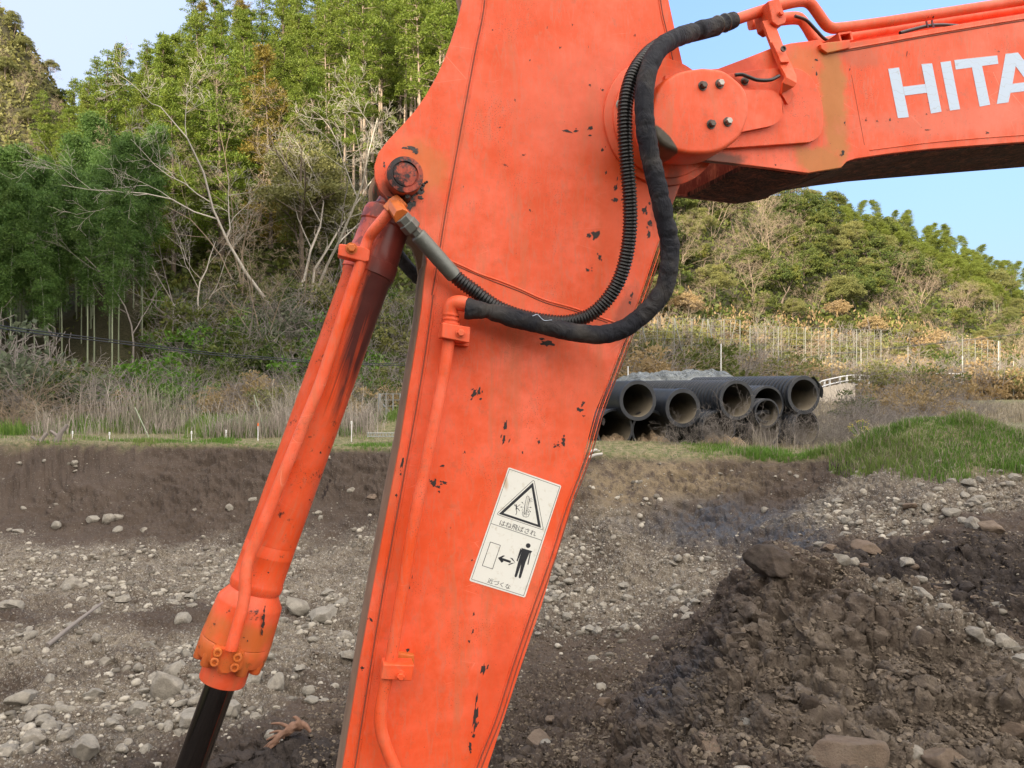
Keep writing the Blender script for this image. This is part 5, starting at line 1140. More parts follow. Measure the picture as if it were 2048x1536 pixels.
x, y = pick(30000, (-9.5, -2.6), (14.4, 17.6), lambda x, y: np.clip(fbm(x*.9, y*.6, 3, 96)*1.6+.45, 0, 1), rg)
blades('reeds', M_REED, x[:5200], y[:5200], .98, .010, rg, 'stand of thin dead grey reeds behind the left rim', 'reeds', .9)
x, y = pick(9000, (3.8, 8.8), (10.8, 13.5), lambda x, y: np.clip(fbm(x*.9, y*.6, 3, 97)*1.6+.3, 0, 1), rg)
blades('reeds', M_REED, x[:2600], y[:2600], .38, .007, rg, 'grey dead stalks between the pipe stack and the green bank', 'reeds', .8)
# ================================================================ stones
def rockmat(name, c1, c2, c3, rough=.85):
    m = NM(name); c = m.coord(); n1 = m.noise(c, 3.0, 6, .65); n2 = m.noise(c, 22, 5, .7); r = m.rnd()
    b = m.mix(m.map(n1, .3, .7), c1, c2); b = m.mix(m.map(r, 0, 1, 0, .7), b, c3); b = m.mix(m.map(n2, .5, .8, 0, .6), b, tuple(x*.5 for x in c1))
    b = m.mix(m.map(m.noise(m.pos(), 9, 4, .6), .5, .75, 0, .7), b, (.10, .08, .06))
    return m.out(b, rough, m.bump(m.math('ADD', m.math('MULTIPLY', n1, .6), m.math('MULTIPLY', n2, .35)), .6, .06), spec=.25)
M_ROCK = rockmat('pale_grey_stone', (.20, .18, .15), (.39, .355, .295), (.28, .26, .22))
M_BROCK = rockmat('brown_stone', (.13, .095, .07), (.22, .17, .125), (.17, .12, .085))
M_CLOD = rockmat('earth_clod', (.045, .034, .026), (.085, .065, .050), (.06, .045, .034), .95)
def ico(sub):
    bm = bmesh.new(); bmesh.ops.create_icosphere(bm, subdivisions=sub, radius=1); V = np.array([v.co[:] for v in bm.verts]); Fc = np.array([[v.index for v in f.verts] for f in bm.faces]); bm.free(); return V, Fc
IV3, IF3 = ico(4); IV1, IF1 = ico(2); IV0, IF0 = ico(1)
def rock_shape(V, sd, angular=.5, cuts=9):
    rg = np.random.default_rng(sd); P = V.copy()
    for k in range(cuts):
        n = rg.normal(size=3); n /= np.linalg.norm(n); d = rg.uniform(.50, .85); t = P@n-d; P = P-np.clip(t, 0, None)[:, None]*n*(.55+.45*angular)
    P = P*(1+.10*fbm(V[:, 0]*1.7+sd, V[:, 1]*1.7+V[:, 2], 4, sd)[:, None]+.03*fbm(V[:, 0]*7+sd, V[:, 2]*7+V[:, 1]*3, 3, sd+1)[:, None])
    return P*np.array([1, rg.uniform(.65, .95), rg.uniform(.5, .8)])
RK = []
for i in range(9):
    RK.append(mesh_np('stone', rock_shape(IV3, 100+i, .2 if i < 4 else 1.0, 7 if i < 4 else 13), IF3, M_ROCK, True, True))
BK_ = [mesh_np('brown_rock', rock_shape(IV3, 200+i, 1.0, 12), IF3, M_BROCK, True, True) for i in range(3)]
def clodmesh(sd):
    P = rock_shape(IV3, sd, .4, 8); P = P*(1+.22*lumps(IV3[:, 0]*3+sd, IV3[:, 1]*3+IV3[:, 2]*2, sd, .6)[:, None]); return mesh_np('earth_clod', P, IF3, M_CLOD, True, True)
CL_ = [clodmesh(300+i) for i in range(3)]
def hit(px, py):
    """first ground point on the ray through the pixel"""
    Y = np.concatenate([np.linspace(2.2, 16, 900)]); x = (px-1024)/F*Y; z = CZ-(py-768)/F*Y; g_ = SZ(x, Y); i = np.argmax(z < g_)
    return (x[i], Y[i], g_[i]) if z[i] < g_[i] else None
def rock_at(px, py, wpx, label, kind=0, k=None, hr=None, name=None, rz=None, group=None, sink=.25, cat=None):
    p = hit(px, py)
    if p is None: return None
    if px > 1150 and py > 1180 and kind != 2: sink += .28; wpx *= .85
    s = wpx/F*p[1]*.5; lst = [RK, BK_, CL_][kind]; k = random.randrange(len(lst)) if k is None else k
    o = link(name or ['stone', 'rock', 'earth_clod'][kind], lst[k]); o.scale = (s, s*random.uniform(.8, 1.1), s*(hr or random.uniform(.75, 1.1)))
    o.rotation_euler = (random.uniform(-.25, .25), random.uniform(-.25, .25), random.random()*6.28 if rz is None else rz)
    o.location = (p[0], p[1]+s*.3, p[2]+s*(.45-sink)); o['label'] = label; o['category'] = cat or ['stone', 'rock', 'clod'][kind]
    if group: o['group'] = group
    return o
BIG = [(325,1395,108,'largest pale boulder on the rubble left of the piston rod',0,5),(345,1352,52,'round stone resting on top of the largest pale boulder',0,1),(385,1455,100,'pale boulder half hidden behind the piston rod',0,6),(160,1515,84,'flat whitish rock at the bottom left of the pit',0,7),(40,1412,70,'bluish white angular rock near the left edge',0,8),
 (272,1428,44,'grey stone just below the largest pale boulder',0,4),(60,1490,60,'rough grey rock beside the flat whitish one',0,5),(10,1510,50,'pale stone cut by the left edge at the bottom',0,6),(95,1365,34,'small pale stone above the bluish white rock',0,2),(180,1400,60,'rough brown grey lump in the middle of the left rubble',0,7),
 (456,1425,52,'pale grey stone just right of the piston rod',0,4),(505,1365,60,'tan block of rock below the cylinder gland',0,6),(550,1378,56,'pale angular rock leaning beside the tan block',0,5),(620,1405,32,'rounded pinkish stone between the cylinder and the arm',0,0),(540,1475,28,'small white stone above the broken root',0,1),
 (590,1225,66,'whitish cracked boulder right of the gland',0,7),(640,1245,72,'broad whitish boulder touching the cracked one',0,8),(690,1280,44,'rounded pale stone at the edge of the arm',0,2),(655,1190,30,'pale stone above the broad whitish boulder',0,0),(693,1318,40,'grey white stone low beside the arm edge',0,4),(600,1345,34,'white angular stone below the broad boulder',0,6),(560,1208,34,'small whitish stone against the gland',0,5),
 (140,1180,54,'pale grey rock in the middle of the rubble band',0,5),(245,1205,42,'flat topped pale stone above the thin stick',0,6),(360,1245,40,'pale rounded stone up the slope from the boulder',0,1),(190,1282,26,'small white stone by the thin stick',0,3),(20,1220,46,'grey stone by the left edge on the rubble band',0,4),(0,1222,40,'dark grey stone cut by the left edge',0,7),
 (230,1040,30,'egg shaped pale stone where the bank meets the rubble',0,0),(215,1042,34,'pale stone in the pair at the foot of the bank',0,1),(233,1062,24,'bluish round stone below the pale pair',0,2),(110,1057,28,'rounded pale stone at the foot of the dirt bank',0,3),(35,1066,24,'white oval stone low on the bank near the left edge',0,0),(185,1042,30,'long slanted stone left of the pale pair',0,4),(287,1065,22,'grey blue stone right of the pale pair',0,2),
 (150,930,22,'tan round stone high in the dirt bank',0,1),(152,944,14,'small stone tucked under the tan one in the bank',0,0),(87,925,16,'oval pale stone high in the left bank',0,3),(38,930,14,'pale pebble near the rim at the left',0,2),(45,1018,16,'pale pebble in the smooth brown bank',0,0),(505,1002,20,'pale oval stone in the bank left of the cylinder',0,1),(458,1020,24,'rust tinged stone in the bank left of the cylinder',0,3),(390,1022,14,'white round stone in the brown bank',0,0),
 (636,1028,18,'pale stone right of the cylinder barrel in the bank',0,2),(640,1040,16,'flat white stone just below the pale one in the bank',0,1),(745,1000,34,'brown round stone in the bank beside the arm',1,0),(700,985,20,'pale stone in the bank near the arm edge',0,1),
 (1440,950,14,'pale stone in the ochre soil layer',0,0),(1578,948,15,'pale round stone in the upper of the two bank holes',0,1),(1594,955,14,'tan stone beside the round one in the bank',0,0),(1612,962,10,'small tan pebble in the brown bank',0,3),(1530,1026,20,'brown grey stone in the middle of the bank',0,2),(1638,1093,28,'white angular rock at the foot of the bank',0,6),
 (1700,1032,28,'flat pale stone on the gravel spill',0,2),(1678,1008,26,'long flat stone at the top of the gravel spill',0,4),(1694,1045,24,'tan flat stone on the gravel spill',0,1),(1712,1008,14,'white stone above the gravel spill',0,0),(1720,1052,24,'cluster stone at the end of the gravel spill',0,3),
 (1905,966,20,'pale stone half way down the cobble slope',0,1),(1842,972,18,'grey cobble in the middle of the slope',0,2),(1940,970,36,'flat tan slab among the cobbles',0,4),(1965,968,26,'tan slab leaning on the flat one',0,5),(1933,994,26,'smooth flat pale cobble left of the pink tinged one',0,0),(1962,1002,28,'smooth pink tinged cobble',0,1),(1945,986,24,'rounded cobble above the smooth pair',0,2),(1880,984,26,'bluish flat cobble left of the smooth pale pair',0,3),(2040,1004,18,'white stone at the right edge of the slope',0,0),
 (1877,925,16,'round pale stone set into the green bank',0,0),(1893,929,14,'second round stone at the foot of the green bank',0,1),(1905,938,14,'cream stone at the foot of the green bank',0,3),(1985,945,16,'grey stone at the foot of the green bank',0,2),(2002,946,16,'speckled stone beside the grey one under the bank',0,0),(2044,942,26,'blue grey block at the right edge below the grass',0,5),(2032,958,28,'dark blue grey slab at the right edge',0,4),(2024,972,22,'pale cobble beside the dark slab',0,1),
 (1742,1110,72,'large dark brown boulder behind the mound',1,0),(1822,1018,44,'dark brown lump on the edge of the dark soil',1,1),(1990,1065,56,'dark brown rock with a hollow on the dark soil',1,2),(1950,1055,46,'grey tan rock next to the hollow one',0,5),(1893,1090,28,'pale angular stone on the dark soil',0,6),(1866,1033,12,'round white stone at the edge of the dark soil',0,0),(1884,1036,13,'white stone with a blue side on the dark soil',0,1),(1685,1132,44,'white rock on top of the mound crest',0,7),(1708,1130,30,'tan stone right of the white crest rock',0,1),(1730,1135,26,'brown stone on the mound crest',1,1),
 (1815,1132,40,'grey white rock just behind the mound crest',0,8),(1835,1140,36,'dark grey rock behind the crest',1,2),(1660,1100,36,'rusty brown lump behind the crest',1,0),(1950,1195,24,'rust coloured clod on the dark soil',1,1),(1895,1170,16,'pale chip of stone on the dark soil',0,3),(1845,1168,28,'tan stone on the pebbly crest',0,1),(1878,1180,26,'orange tan stone on the pebbly crest',1,1),(2005,1215,20,'cream stone on the pebbly crest',0,2),(2030,1240,24,'white stone on the pebbly crest near the right edge',0,0),
 (1690,1525,230,'broad flat tan boulder at the foot of the mound',1,0),(1900,1528,120,'grey brown flat rock beside the white slab',1,2),(1835,1508,90,'whitish smooth slab sticking out of the mound',0,4),(1750,1245,40,'grey angular stone with a hollow on the mound',0,5),(1810,1350,34,'blue grey stone in the mound',0,2),(1780,1360,26,'small tan round stone in the mound',1,0),(1850,1385,40,'blue grey flat stone low in the mound',0,3),(1625,1420,50,'brown squared clod above the broad boulder',2,0),(1548,1140,125,'crumbly clod forming the mound top',2,1),
 (1425,1500,90,'rusty brown rock at the left foot of the mound',1,1),(1205,1408,46,'brown rock lying in the dark pit right of the arm',1,0),(1075,1498,70,'dark rounded boulder at the bottom beside the arm',1,1),(1105,1450,30,'brown stone in the pit beside the arm',1,2),(1076,1273,18,'pale round stone right of the sticker',0,0),(2030,1470,90,'reddish brown slab at the right edge of the mound',1,0),]
for i, (px, py, wd, lab, kd, k) in enumerate(BIG):
    rock_at(px, py, wd, lab, kd, k, .8 if px == 1548 else None, sink=.30 if px == 1548 else .25)
# unlisted stones: the ones that show largest are things, the rest one mass
def rock_zone(px, py):
    if px < 700 and py < 1060: return 'pale stone stuck in the brown left bank', 'stones in the left bank'
    if px < 760: return ('pale stone on the rubble floor left of the arm', 'stones on the left rubble floor') if py < 1300 else ('grey stone near the piston rod on the lower pit floor', 'stones on the lower pit floor')
    if py < 1070 and px > 1660: return 'rounded cobble on the stone slope under the green bank', 'cobbles on the slope under the green bank'
    if px > 1600: return 'pale pebble along the crest behind the mound', 'pebbles along the crest'
    return 'small pale stone on the rubble slope right of the arm', 'stones on the slope right of the arm'
rg = np.random.default_rng(44); Nn = 60000
px = rg.uniform(-250, 2300, Nn); Y = 3.0*(14/3.0)**rg.random(Nn); x = (px-1024)/F*Y; z = ground_h(x, Y, False); gr, cl_, oc_, dk_, tn_, fl_ = soil_masks(x, Y, z)
dens = np.clip(gr*1.0+.20+.25*oc_, 0, 1)*(1-fl_)*(1-.85*dk_)*(1-.9*tn_)*np.where((np.hypot((x-1.7)/2.3, (Y-4.0)/1.7) < 1) & (gr < .35), .22, 1)*np.clip(.45+fbm(x*1.3, Y*1.3, 3, 55)*1.6, .05, 1)
k_ = rg.random(Nn) < dens; x, Y, z, gr = x[k_], Y[k_], z[k_], gr[k_]
sz = .0085*(1-rg.random(len(x)))**(-.60)*(.8+.8*gr); sz = np.clip(sz, .009, .075); keep = rg.random(len(x)) < np.clip(Y/9+.2, 0, 1); x, Y, z, sz = x[keep], Y[keep], z[keep], sz[keep]
z = SZ(x, Y); app = sz/Y; order = np.argsort(-app); PX = 1024+F*x/Y; PYp = 768-(z-CZ)/Y*F
cnt = {}; used = np.zeros(len(x), bool)
for i in order:
    if not (-40 < PX[i] < 2088 and 880 < PYp[i] < 1545): continue
    lab, grp = rock_zone(PX[i], PYp[i])
    if sum(cnt.values()) >= 185: break
    if cnt.get(grp, 0) >= 60: continue
    cnt[grp] = cnt.get(grp, 0)+1; used[i] = True; s = sz[i]
    o = link('stone', RK[int(rg.integers(len(RK)))], label=lab, category='stone', group=grp); o.scale = (s*1.1, s*rg.uniform(.75, 1.1), s*rg.uniform(.6, 1)); o.rotation_euler = (rg.normal()*.3, rg.normal()*.3, rg.random()*6.28); o.location = (x[i], Y[i], z[i]+s*.12)
x, Y, z, sz = x[~used], Y[~used], z[~used], sz[~used]; sz = np.minimum(sz, .05)
variants = [rock_shape(IV1, 400+i, .8, 9) for i in range(8)]
vcrumb = [rock_shape(IV0, 500+i, 1, 6)*(1+.25*np.random.default_rng(i).normal(size=(len(IV0), 1))) for i in range(10)]
def mass(x, y, z, sz, name, mat, label, variants=variants, sink=.1, smooth=True):
    VV = []; n = len(x); nv = len(variants[0]); IF1 = IF0 if nv == 12 else globals()['IF1']; vi = rg.integers(len(variants), size=n)
    a = rg.random(n)*2*pi; b_ = rg.normal(size=n)*.5
    P = np.array(variants)[vi]; ca, sa, cb, sb = np.cos(a), np.sin(a), np.cos(b_), np.sin(b_)
    X = P[:, :, 0]*ca[:, None]-P[:, :, 1]*sa[:, None]; Yq = P[:, :, 0]*sa[:, None]+P[:, :, 1]*ca[:, None]; Z = P[:, :, 2]
    Y2 = Yq*cb[:, None]-Z*sb[:, None]; Z2 = Yq*sb[:, None]+Z*cb[:, None]
    V = np.stack([X*sz[:, None]+x[:, None], Y2*sz[:, None]+y[:, None], Z2*sz[:, None]+(z+sz*sink)[:, None]], -1).reshape(-1, 3)
    Q_ = (IF1[None]+(np.arange(n)*nv)[:, None, None]).reshape(-1, 3); me = mesh_np(name, V, Q_, mat, smooth, True)
    return link(name, me, kind='stuff', label=label, category='gravel')
m = NM('gravel_stone'); r = m.isl(); n1 = m.noise(m.pos(), 25, 4, .6)
c = m.mix(r, (.11, .098, .08), (.42, .385, .32)); c = m.mix(m.map(n1, .45, .7, 0, .6), c, (.12, .10, .08)); m.out(c, .9, m.bump(n1, .4, .01), spec=.2); M_GRAV = m.mat
mass(x, Y, z, sz, 'gravel', M_GRAV, 'pale grey gravel and small stones strewn over the pit')
# crumbs of earth on the mound and the lower pit
m = NM('crumb'); r = m.isl(); n1 = m.noise(m.pos(), 60, 4, .7); c = m.mix(r, (.042, .033, .026), (.14, .11, .082)); c = m.mix(m.map(m.noise(m.pos(), 1.3, 4), .35, .65), c, m.mix(r, (.075, .060, .046), (.21, .172, .13)))
c = m.mix(m.attr('dark'), c, m.mix(r, (.03, .025, .022), (.08, .066, .055)))
m.out(c, .95, m.bump(n1, .6, .008), spec=.15); M_CRUMB = m.mat
N2 = 230000; px = rg.uniform(600, 2250, N2); Y2 = 2.6*(8.6/2.6)**rg.random(N2); x2 = (px-1024)/F*Y2; z2 = ground_h(x2, Y2, False); gr, cl_, oc_, dk_, tn_, fl_ = soil_masks(x2, Y2, z2)
dn = np.clip(.50+fbm(x2*2, Y2*2, 4, 66)*1.1+.25*tn_, .10, 1)*(1-.7*gr)*np.clip(1.5-Y2/7, .15, 1); k_ = rg.random(N2) < dn; x2, Y2 = x2[k_], Y2[k_]
s2 = np.clip(.0055*(1-rg.random(len(x2)))**(-.42), .004, .024); z2 = SZ(x2, Y2)
o = mass(x2, Y2, z2, s2, 'earth_crumbs', M_CRUMB, 'loose brown crumbs of earth covering the near mound', variants=vcrumb, smooth=False); o['category'] = 'soil'

# ================================================================ pipe stack
m = NM('black_pipe'); c = m.coord(); n1 = m.noise(c, 5, 5, .6)
m.out(m.mix(m.map(n1, .4, .7, 0, .6), (.012, .015, .021), (.045, .046, .050)), .42, m.bump(n1, .1, .01)); M_PIPE = m.mat
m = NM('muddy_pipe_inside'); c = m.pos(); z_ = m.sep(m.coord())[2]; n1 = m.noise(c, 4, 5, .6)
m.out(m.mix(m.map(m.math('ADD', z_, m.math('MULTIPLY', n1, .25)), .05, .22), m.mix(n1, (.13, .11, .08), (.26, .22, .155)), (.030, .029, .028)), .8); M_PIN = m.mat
PHI = R(17)
def pipe_mesh(rO, rI, L, rib, smooth_end=.3):
    seg = 48; prof = []
    y = 0.0; prof.append((0.0, rI)); prof.append((0.0, rO*.985)); prof.append((.012, rO)); yy = .012
    if rib:
        pitch = .105; yy = .08
        while yy < L-.05:
            prof += [(yy, rO*.885), (yy+.012, rO*.885), (yy+.026, rO), (yy+.075, rO), (yy+.09, rO*.885)]; yy += pitch
    else:
        prof += [(.10, rO), (.102, rO*.985), (.13, rO*.985), (.132, rO*.97)]
    prof.append((L, rO*.96)); b = MB(); b.lathe((0, 0, 0), (0, 1, 0), prof[1:]+[(L, rI)], seg, 0)
    b.f = [f_ for f_ in b.f if len(f_) == 4]; b.m = b.m[:len(b.f)]
    n0 = len(b.v); inner = [(0.0, rO*.985), (0.0, rI), (.03, rI*.99), (L*.5, rI*.99), (L, rI*.99)]
    b2 = MB(); b2.lathe((0, 0, 0), (0, 1, 0), inner, seg, 1); b2.f = [f_ for f_ in b2.f if len(f_) == 4]
    k0 = len(b.v); b.v += b2.v; b.f += [tuple(i+k0 for i in f_) for f_ in b2.f]; b.m += [0]*seg+[1]*(len(b2.f)-seg)
    return b
def put_pipe(cx, cy, Y, rpx, rin, L, rib, label, tilt=0, phi=PHI, n=''):
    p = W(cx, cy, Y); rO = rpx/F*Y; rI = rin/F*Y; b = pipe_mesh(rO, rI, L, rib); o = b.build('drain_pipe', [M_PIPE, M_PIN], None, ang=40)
    o.location = tuple(p); o.rotation_euler = (tilt, 0, phi); o['label'] = label; o['category'] = 'pipe'; o['group'] = 'black drain pipes in the stack'; return o
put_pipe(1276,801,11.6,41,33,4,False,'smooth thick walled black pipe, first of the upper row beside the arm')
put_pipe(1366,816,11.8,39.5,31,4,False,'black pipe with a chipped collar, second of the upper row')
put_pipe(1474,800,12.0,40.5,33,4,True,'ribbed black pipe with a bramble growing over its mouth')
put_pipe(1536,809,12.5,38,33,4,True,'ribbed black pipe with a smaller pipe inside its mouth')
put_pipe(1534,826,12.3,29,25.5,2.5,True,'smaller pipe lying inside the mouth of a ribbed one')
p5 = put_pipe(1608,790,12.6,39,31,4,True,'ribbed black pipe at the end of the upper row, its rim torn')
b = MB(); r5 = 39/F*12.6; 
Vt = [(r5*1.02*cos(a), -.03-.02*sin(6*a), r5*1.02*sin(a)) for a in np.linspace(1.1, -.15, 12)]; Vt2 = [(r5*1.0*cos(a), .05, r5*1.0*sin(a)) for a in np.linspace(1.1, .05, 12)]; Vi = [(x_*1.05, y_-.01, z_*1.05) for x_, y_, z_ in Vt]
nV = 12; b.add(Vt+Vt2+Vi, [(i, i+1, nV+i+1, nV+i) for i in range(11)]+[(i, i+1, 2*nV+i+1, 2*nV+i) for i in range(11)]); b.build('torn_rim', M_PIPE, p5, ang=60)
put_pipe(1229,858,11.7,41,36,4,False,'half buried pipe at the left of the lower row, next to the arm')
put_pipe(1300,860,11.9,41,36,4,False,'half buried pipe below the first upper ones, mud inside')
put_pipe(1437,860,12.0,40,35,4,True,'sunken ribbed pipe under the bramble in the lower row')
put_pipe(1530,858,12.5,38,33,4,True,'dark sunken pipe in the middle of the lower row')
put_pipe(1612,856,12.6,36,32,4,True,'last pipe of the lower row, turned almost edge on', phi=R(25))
M_DIRT = plain('tan_earth', (.23, .165, .10), .95, vary=.5, scale=14, bump=1, bd=.05)
def heap(name, cx, Y, zb, rx, ry, h, sd, mat, lab, cat='soil'):
    n = 48; a = np.linspace(-1, 1, n); A, B = np.meshgrid(a, a); rr = np.hypot(A, B); c0 = (cx-1024)/F*Y
    Z = h*np.clip(1-rr**2, 0, 1)**.7*(1+.5*fbm(A*4+sd, B*4, 5, sd))-.05+zb; V = np.stack([c0+A*rx, Y+B*ry, Z], -1).reshape(-1, 3); ix = np.arange(n*n).reshape(n, n)
    Q_ = np.stack([ix[:-1, :-1], ix[:-1, 1:], ix[1:, 1:], ix[1:, :-1]], -1).reshape(-1, 4); o = link(name, mesh_np(name, V, Q_, mat)); o['label'] = lab; o['category'] = cat; return o
heap('earth_heap', 1228, 11.9, 0, .36, .5, .26, 1, M_DIRT, 'tan earth filling the lower left pipe by the arm')
heap('earth_heap', 1302, 12.1, 0, .40, .5, .28, 2, M_DIRT, 'tan earth filling the lower pipe below the smooth one')
heap('earth_heap', 1440, 11.9, 0, .50, .45, .26, 3, M_DIRT, 'tan earth under the bramble covered pipe')
for k_, (cx, Y_, s_, lab) in enumerate([(1448,11.6,.40,'dry brown bramble climbing over the ribbed pipe'), (1420,11.5,.24,'dry stalks at the foot of the bramble covered pipe'), (1530,11.9,.26,'thin dry stalks before the smaller pipe'), (1350,11.4,.26,'dry tuft below the chipped collar pipe'), (1590,11.9,.30,'dry stalks under the last upper pipe')]):
    x_, y_ = spot(cx, Y_); o = plant('twigs', k_ % 3, x_, y_, s_, lab, None, z=0, sz=s_*1.5)
# tarpaulin covered heap behind the pipes
m = NM('grey_tarpaulin'); c = m.coord(); n1 = m.noise(c, 3, 4, .5, 1.2); m.out(m.mix(n1, (.13, .15, .15), (.36, .38, .37)), .55, m.bump(m.noise(c, 2.6, 4, .6, 2.5), 1, .5)); M_TARP = m.mat
n = 120; a = np.linspace(-1, 1, n); A, B = np.meshgrid(a, a); Yt = 17.0; xc = (1345-1024)/F*Yt
q = np.clip(1-np.maximum(np.abs(A)**6, np.abs(B)**4), 0, 1)**.4; rid = np.abs(fbm(A*5, B*3, 4, 7)); Z = (1.34+.05*A)*q*(1+.0*A)+(.16*rid-.06)*q
V = np.stack([xc+A*1.42+.25*A*(1-q), Yt+B*1.6, Z], -1).reshape(-1, 3); ix = np.arange(n*n).reshape(n, n); Q_ = np.stack([ix[:-1, :-1], ix[:-1, 1:], ix[1:, 1:], ix[1:, :-1]], -1).reshape(-1, 4)
link('covered_heap', mesh_np('covered_heap', V, Q_, M_TARP), label='heap under a wrinkled grey tarpaulin behind the pipe stack', category='covered heap')
# bent white conduit by the arm
b = MB(); b.tube(crom([W(1180,908,10.75)+[0, 0, .03], W(1192,903,10.8)+[0, 0, .02], W(1200,908,10.8), W(1190,914,10.7)], 8), .022, 12); b.tube(crom([W(1178,915,10.6), W(1190,913,10.6)+[0, 0, .02], W(1205,911,10.6)+[0, 0, .02]], 8), .022, 12)
b.build('broken_conduit', plain('old_white_plastic', (.42, .40, .36)), None, label='two bits of broken pale conduit at the arm edge', category='conduit')

# ================================================================ wires, posts, fences
M_WHITE = plain('white_paint', (.70, .70, .68), .5, vary=.15)
M_ZINC = plain('galvanised_steel', (.34, .36, .36), .45, .4, vary=.2)
M_CONC = plain('concrete', (.30, .29, .26), .85, vary=.25, scale=4)
b = MB()
for dz_, dy in ((0, 0), (.05, .04)):
    P = crom([W(-500,575,9.5), W(0,657,13), W(200,682,15), (W(500,716,18.5)), W(830,731,23.5), W(1250,722,33), W(1480,728,40), W(2300,640,70)], 12); P[:, 2] += dz_; P[:, 1] += dy; b.tube(P, .013, 6)
b.build('overhead_cable', M_RUBBER, None, label='pair of black cables sagging across the hillside', category='cable')
def post(px, py0, py1, Y, r, label, mat=M_ZINC, name='post', cap=None, group=None, cat='post', grounded=True):
    x_, y_ = spot(px, Y); z1 = CZ-(py0-768)/F*Y; z0 = min(H(x_, y_)-.05, CZ-(py1-768)/F*Y); b = MB(); r = r*.55 if Y > 25 else r*.8; b.lathe((x_, y_, z0), (0, 0, 1), [(0, r), (z1-z0, r*.9), (z1-z0+.01, 0)], 10)
    o = b.build(name, mat, None, label=label, category=cat)
    if group: o['group'] = group
    if cap: c2 = MB(); c2.lathe((x_, y_, z1-.02), (0, 0, 1), [(0, r*1.9), (.05, r*1.9), (.06, 0)], 12); c2.build('cap', cap, o)
    return o
M_ORC = plain('orange_cap', (.75, .16, .03), .5)
for px_, a_, b_, lab, cap in ((145,866,888,'white stake with a knob beside the dry grass tuft',M_WHITE),(219,868,884,'short white stake hidden in the grey weeds',M_WHITE),(383,866,888,'white stake in the middle of the reeds',M_WHITE),(452,864,884,'white stake right of the middle of the reeds',M_WHITE),(516,850,872,'white stake with an orange cap',M_ORC),(703,846,860,'white stake between the cylinder and the arm',M_WHITE)):
    post(px_, a_, b_, 13.7, .010, lab, M_WHITE, 'marker_stake', cap, 'white marker stakes along the left flat', 'stake')
po = post(759,788,832,17,.045,'thick galvanised corner post of the fence left of the arm'); 
def barthing(name, pts, r, mat, label, cat, par=None):
    b = MB(); b.tube(np.array(pts), r, 8); o = b.build(name, mat, par)
    if par is None: o['label'] = label; o['category'] = cat
    return o
barthing('brace', [W(760,802,17), W(777,822,17.2)], .02, M_ZINC, '', '', po)
b = MB()
for px_ in (772, 786, 800): b.tube([W(px_, 787, 17), W(px_, 830, 17)], .012, 6)
for py_ in (788, 800, 812): b.tube([W(759, py_, 17), W(830, py_, 17)], .005, 5)
b.build('wire_fence', M_ZINC, None, label='thin wire fence running behind the arm from the corner post', category='fence')
b = MB()
for px_ in range(736, 790, 6): b.tube([W(px_, 866, 13.6), W(px_, 874, 13.6)], .008, 5)
for py_ in (866, 873): b.tube([W(734, py_, 13.6), W(790, py_, 13.6)], .008, 5)
b.build('wire_grating', M_ZINC, None, label='dark wire grating lying on the grass beside the arm', category='grating')
for a_, c_, lab in (((508,790),(532,872),'thin bamboo pole leaning above the orange capped stake'),((464,838),(520,878),'thin pale pole lying across the reeds'),((270,815),(300,880),'thin bent pole in the grey weeds')):
    barthing('pole', [W(a_[0], a_[1], 15.2), W(c_[0], c_[1], 14.6)], .011, M_CULM, lab, 'pole')
M_NETP = plain('weathered_steel', (.20, .205, .18), .7, .1)
# slope net fence on the right
def netfence(px0, px1, ytop0, ytop1, ybot, Y0, Y1, n, label, diag=True):
    root = None; P0 = np.array(W(px0, ytop0, Y0)); P1 = np.array(W(px1, ytop1, Y1)); B0 = W(px0, ybot, Y0); B1 = W(px1, ybot, Y1)
    root = empty('net_fence', tuple(B0)); root['label'] = label; root['category'] = 'fence'
    def add(mb, nm_, mat): o = mb.build(nm_, mat, root); o.matrix_parent_inverse = Matrix.Translation(-Vector(B0)); return o
    for k in range(n+1):
        t = k/n; a = P0*(1-t)+P1*t; c2 = B0*(1-t)+B1*t; mb = MB(); mb.tube([a, c2], .022, 8)
        add(mb, 'post', M_NETP)
        if diag and k < n: mb = MB(); t2 = (k+.75)/n; mb.tube([a, B0*(1-t2)+B1*t2+[0, 0, .0]], .035, 6) if k % 2 else mb.tube([P0*(1-t2)+P1*t2, c2], .016, 6); add(mb, 'brace', M_NETP)
    mb = MB(); nv = int(np.linalg.norm(P1-P0)/.55)
    for k in range(nv+1):
        t = k/nv; mb.tube([P0*(1-t)+P1*t, B0*(1-t)+B1*t], .011, 3, caps=False)
    for k in range(9):
        t = k/8; mb.tube([P0*(1-t)+B0*t+[0, -.02, 0], P1*(1-t)+B1*t+[0, -.02, 0]], .011, 3, caps=False)
    add(mb, 'net', M_NETP)
netfence(1245, 1480, 634, 640, 745, 38, 40, 7, 'tall galvanised slope net with slanting braces behind the tarpaulin heap')
netfence(1500, 1762, 652, 660, 752, 42, 46, 5, 'net fence strung across the dry slope right of the pole', False)
netfence(1925, 2000, 678, 682, 752, 50, 51, 3, 'short patch of net fence far right under the evergreens', False)
for px_, a_, b_, Y_, lab, r in ((1442,688,745,30,'pale slim pole rising behind the tarpaulin heap',.045),(1256,733,745,18,'short white stub at the left end of the tarpaulin heap',.02),(1557,702,752,40,'grey pole standing in the dry slope',.06),(1722,697,752,46,'grey pole at the bend of the white guard rail',.07),(1816,692,725,52,'thin white pole among the golden bushes',.05),(1925,712,765,48,'white pole right of the golden bushes',.08),(1997,682,762,50,'tallest white pole at the far right',.08),(2027,722,745,50,'short pale pole near the right edge',.05)):
    post(px_, a_, b_, Y_, r, lab, M_CONC if Y_ > 30 else M_WHITE, 'pole', None, None, 'pole')
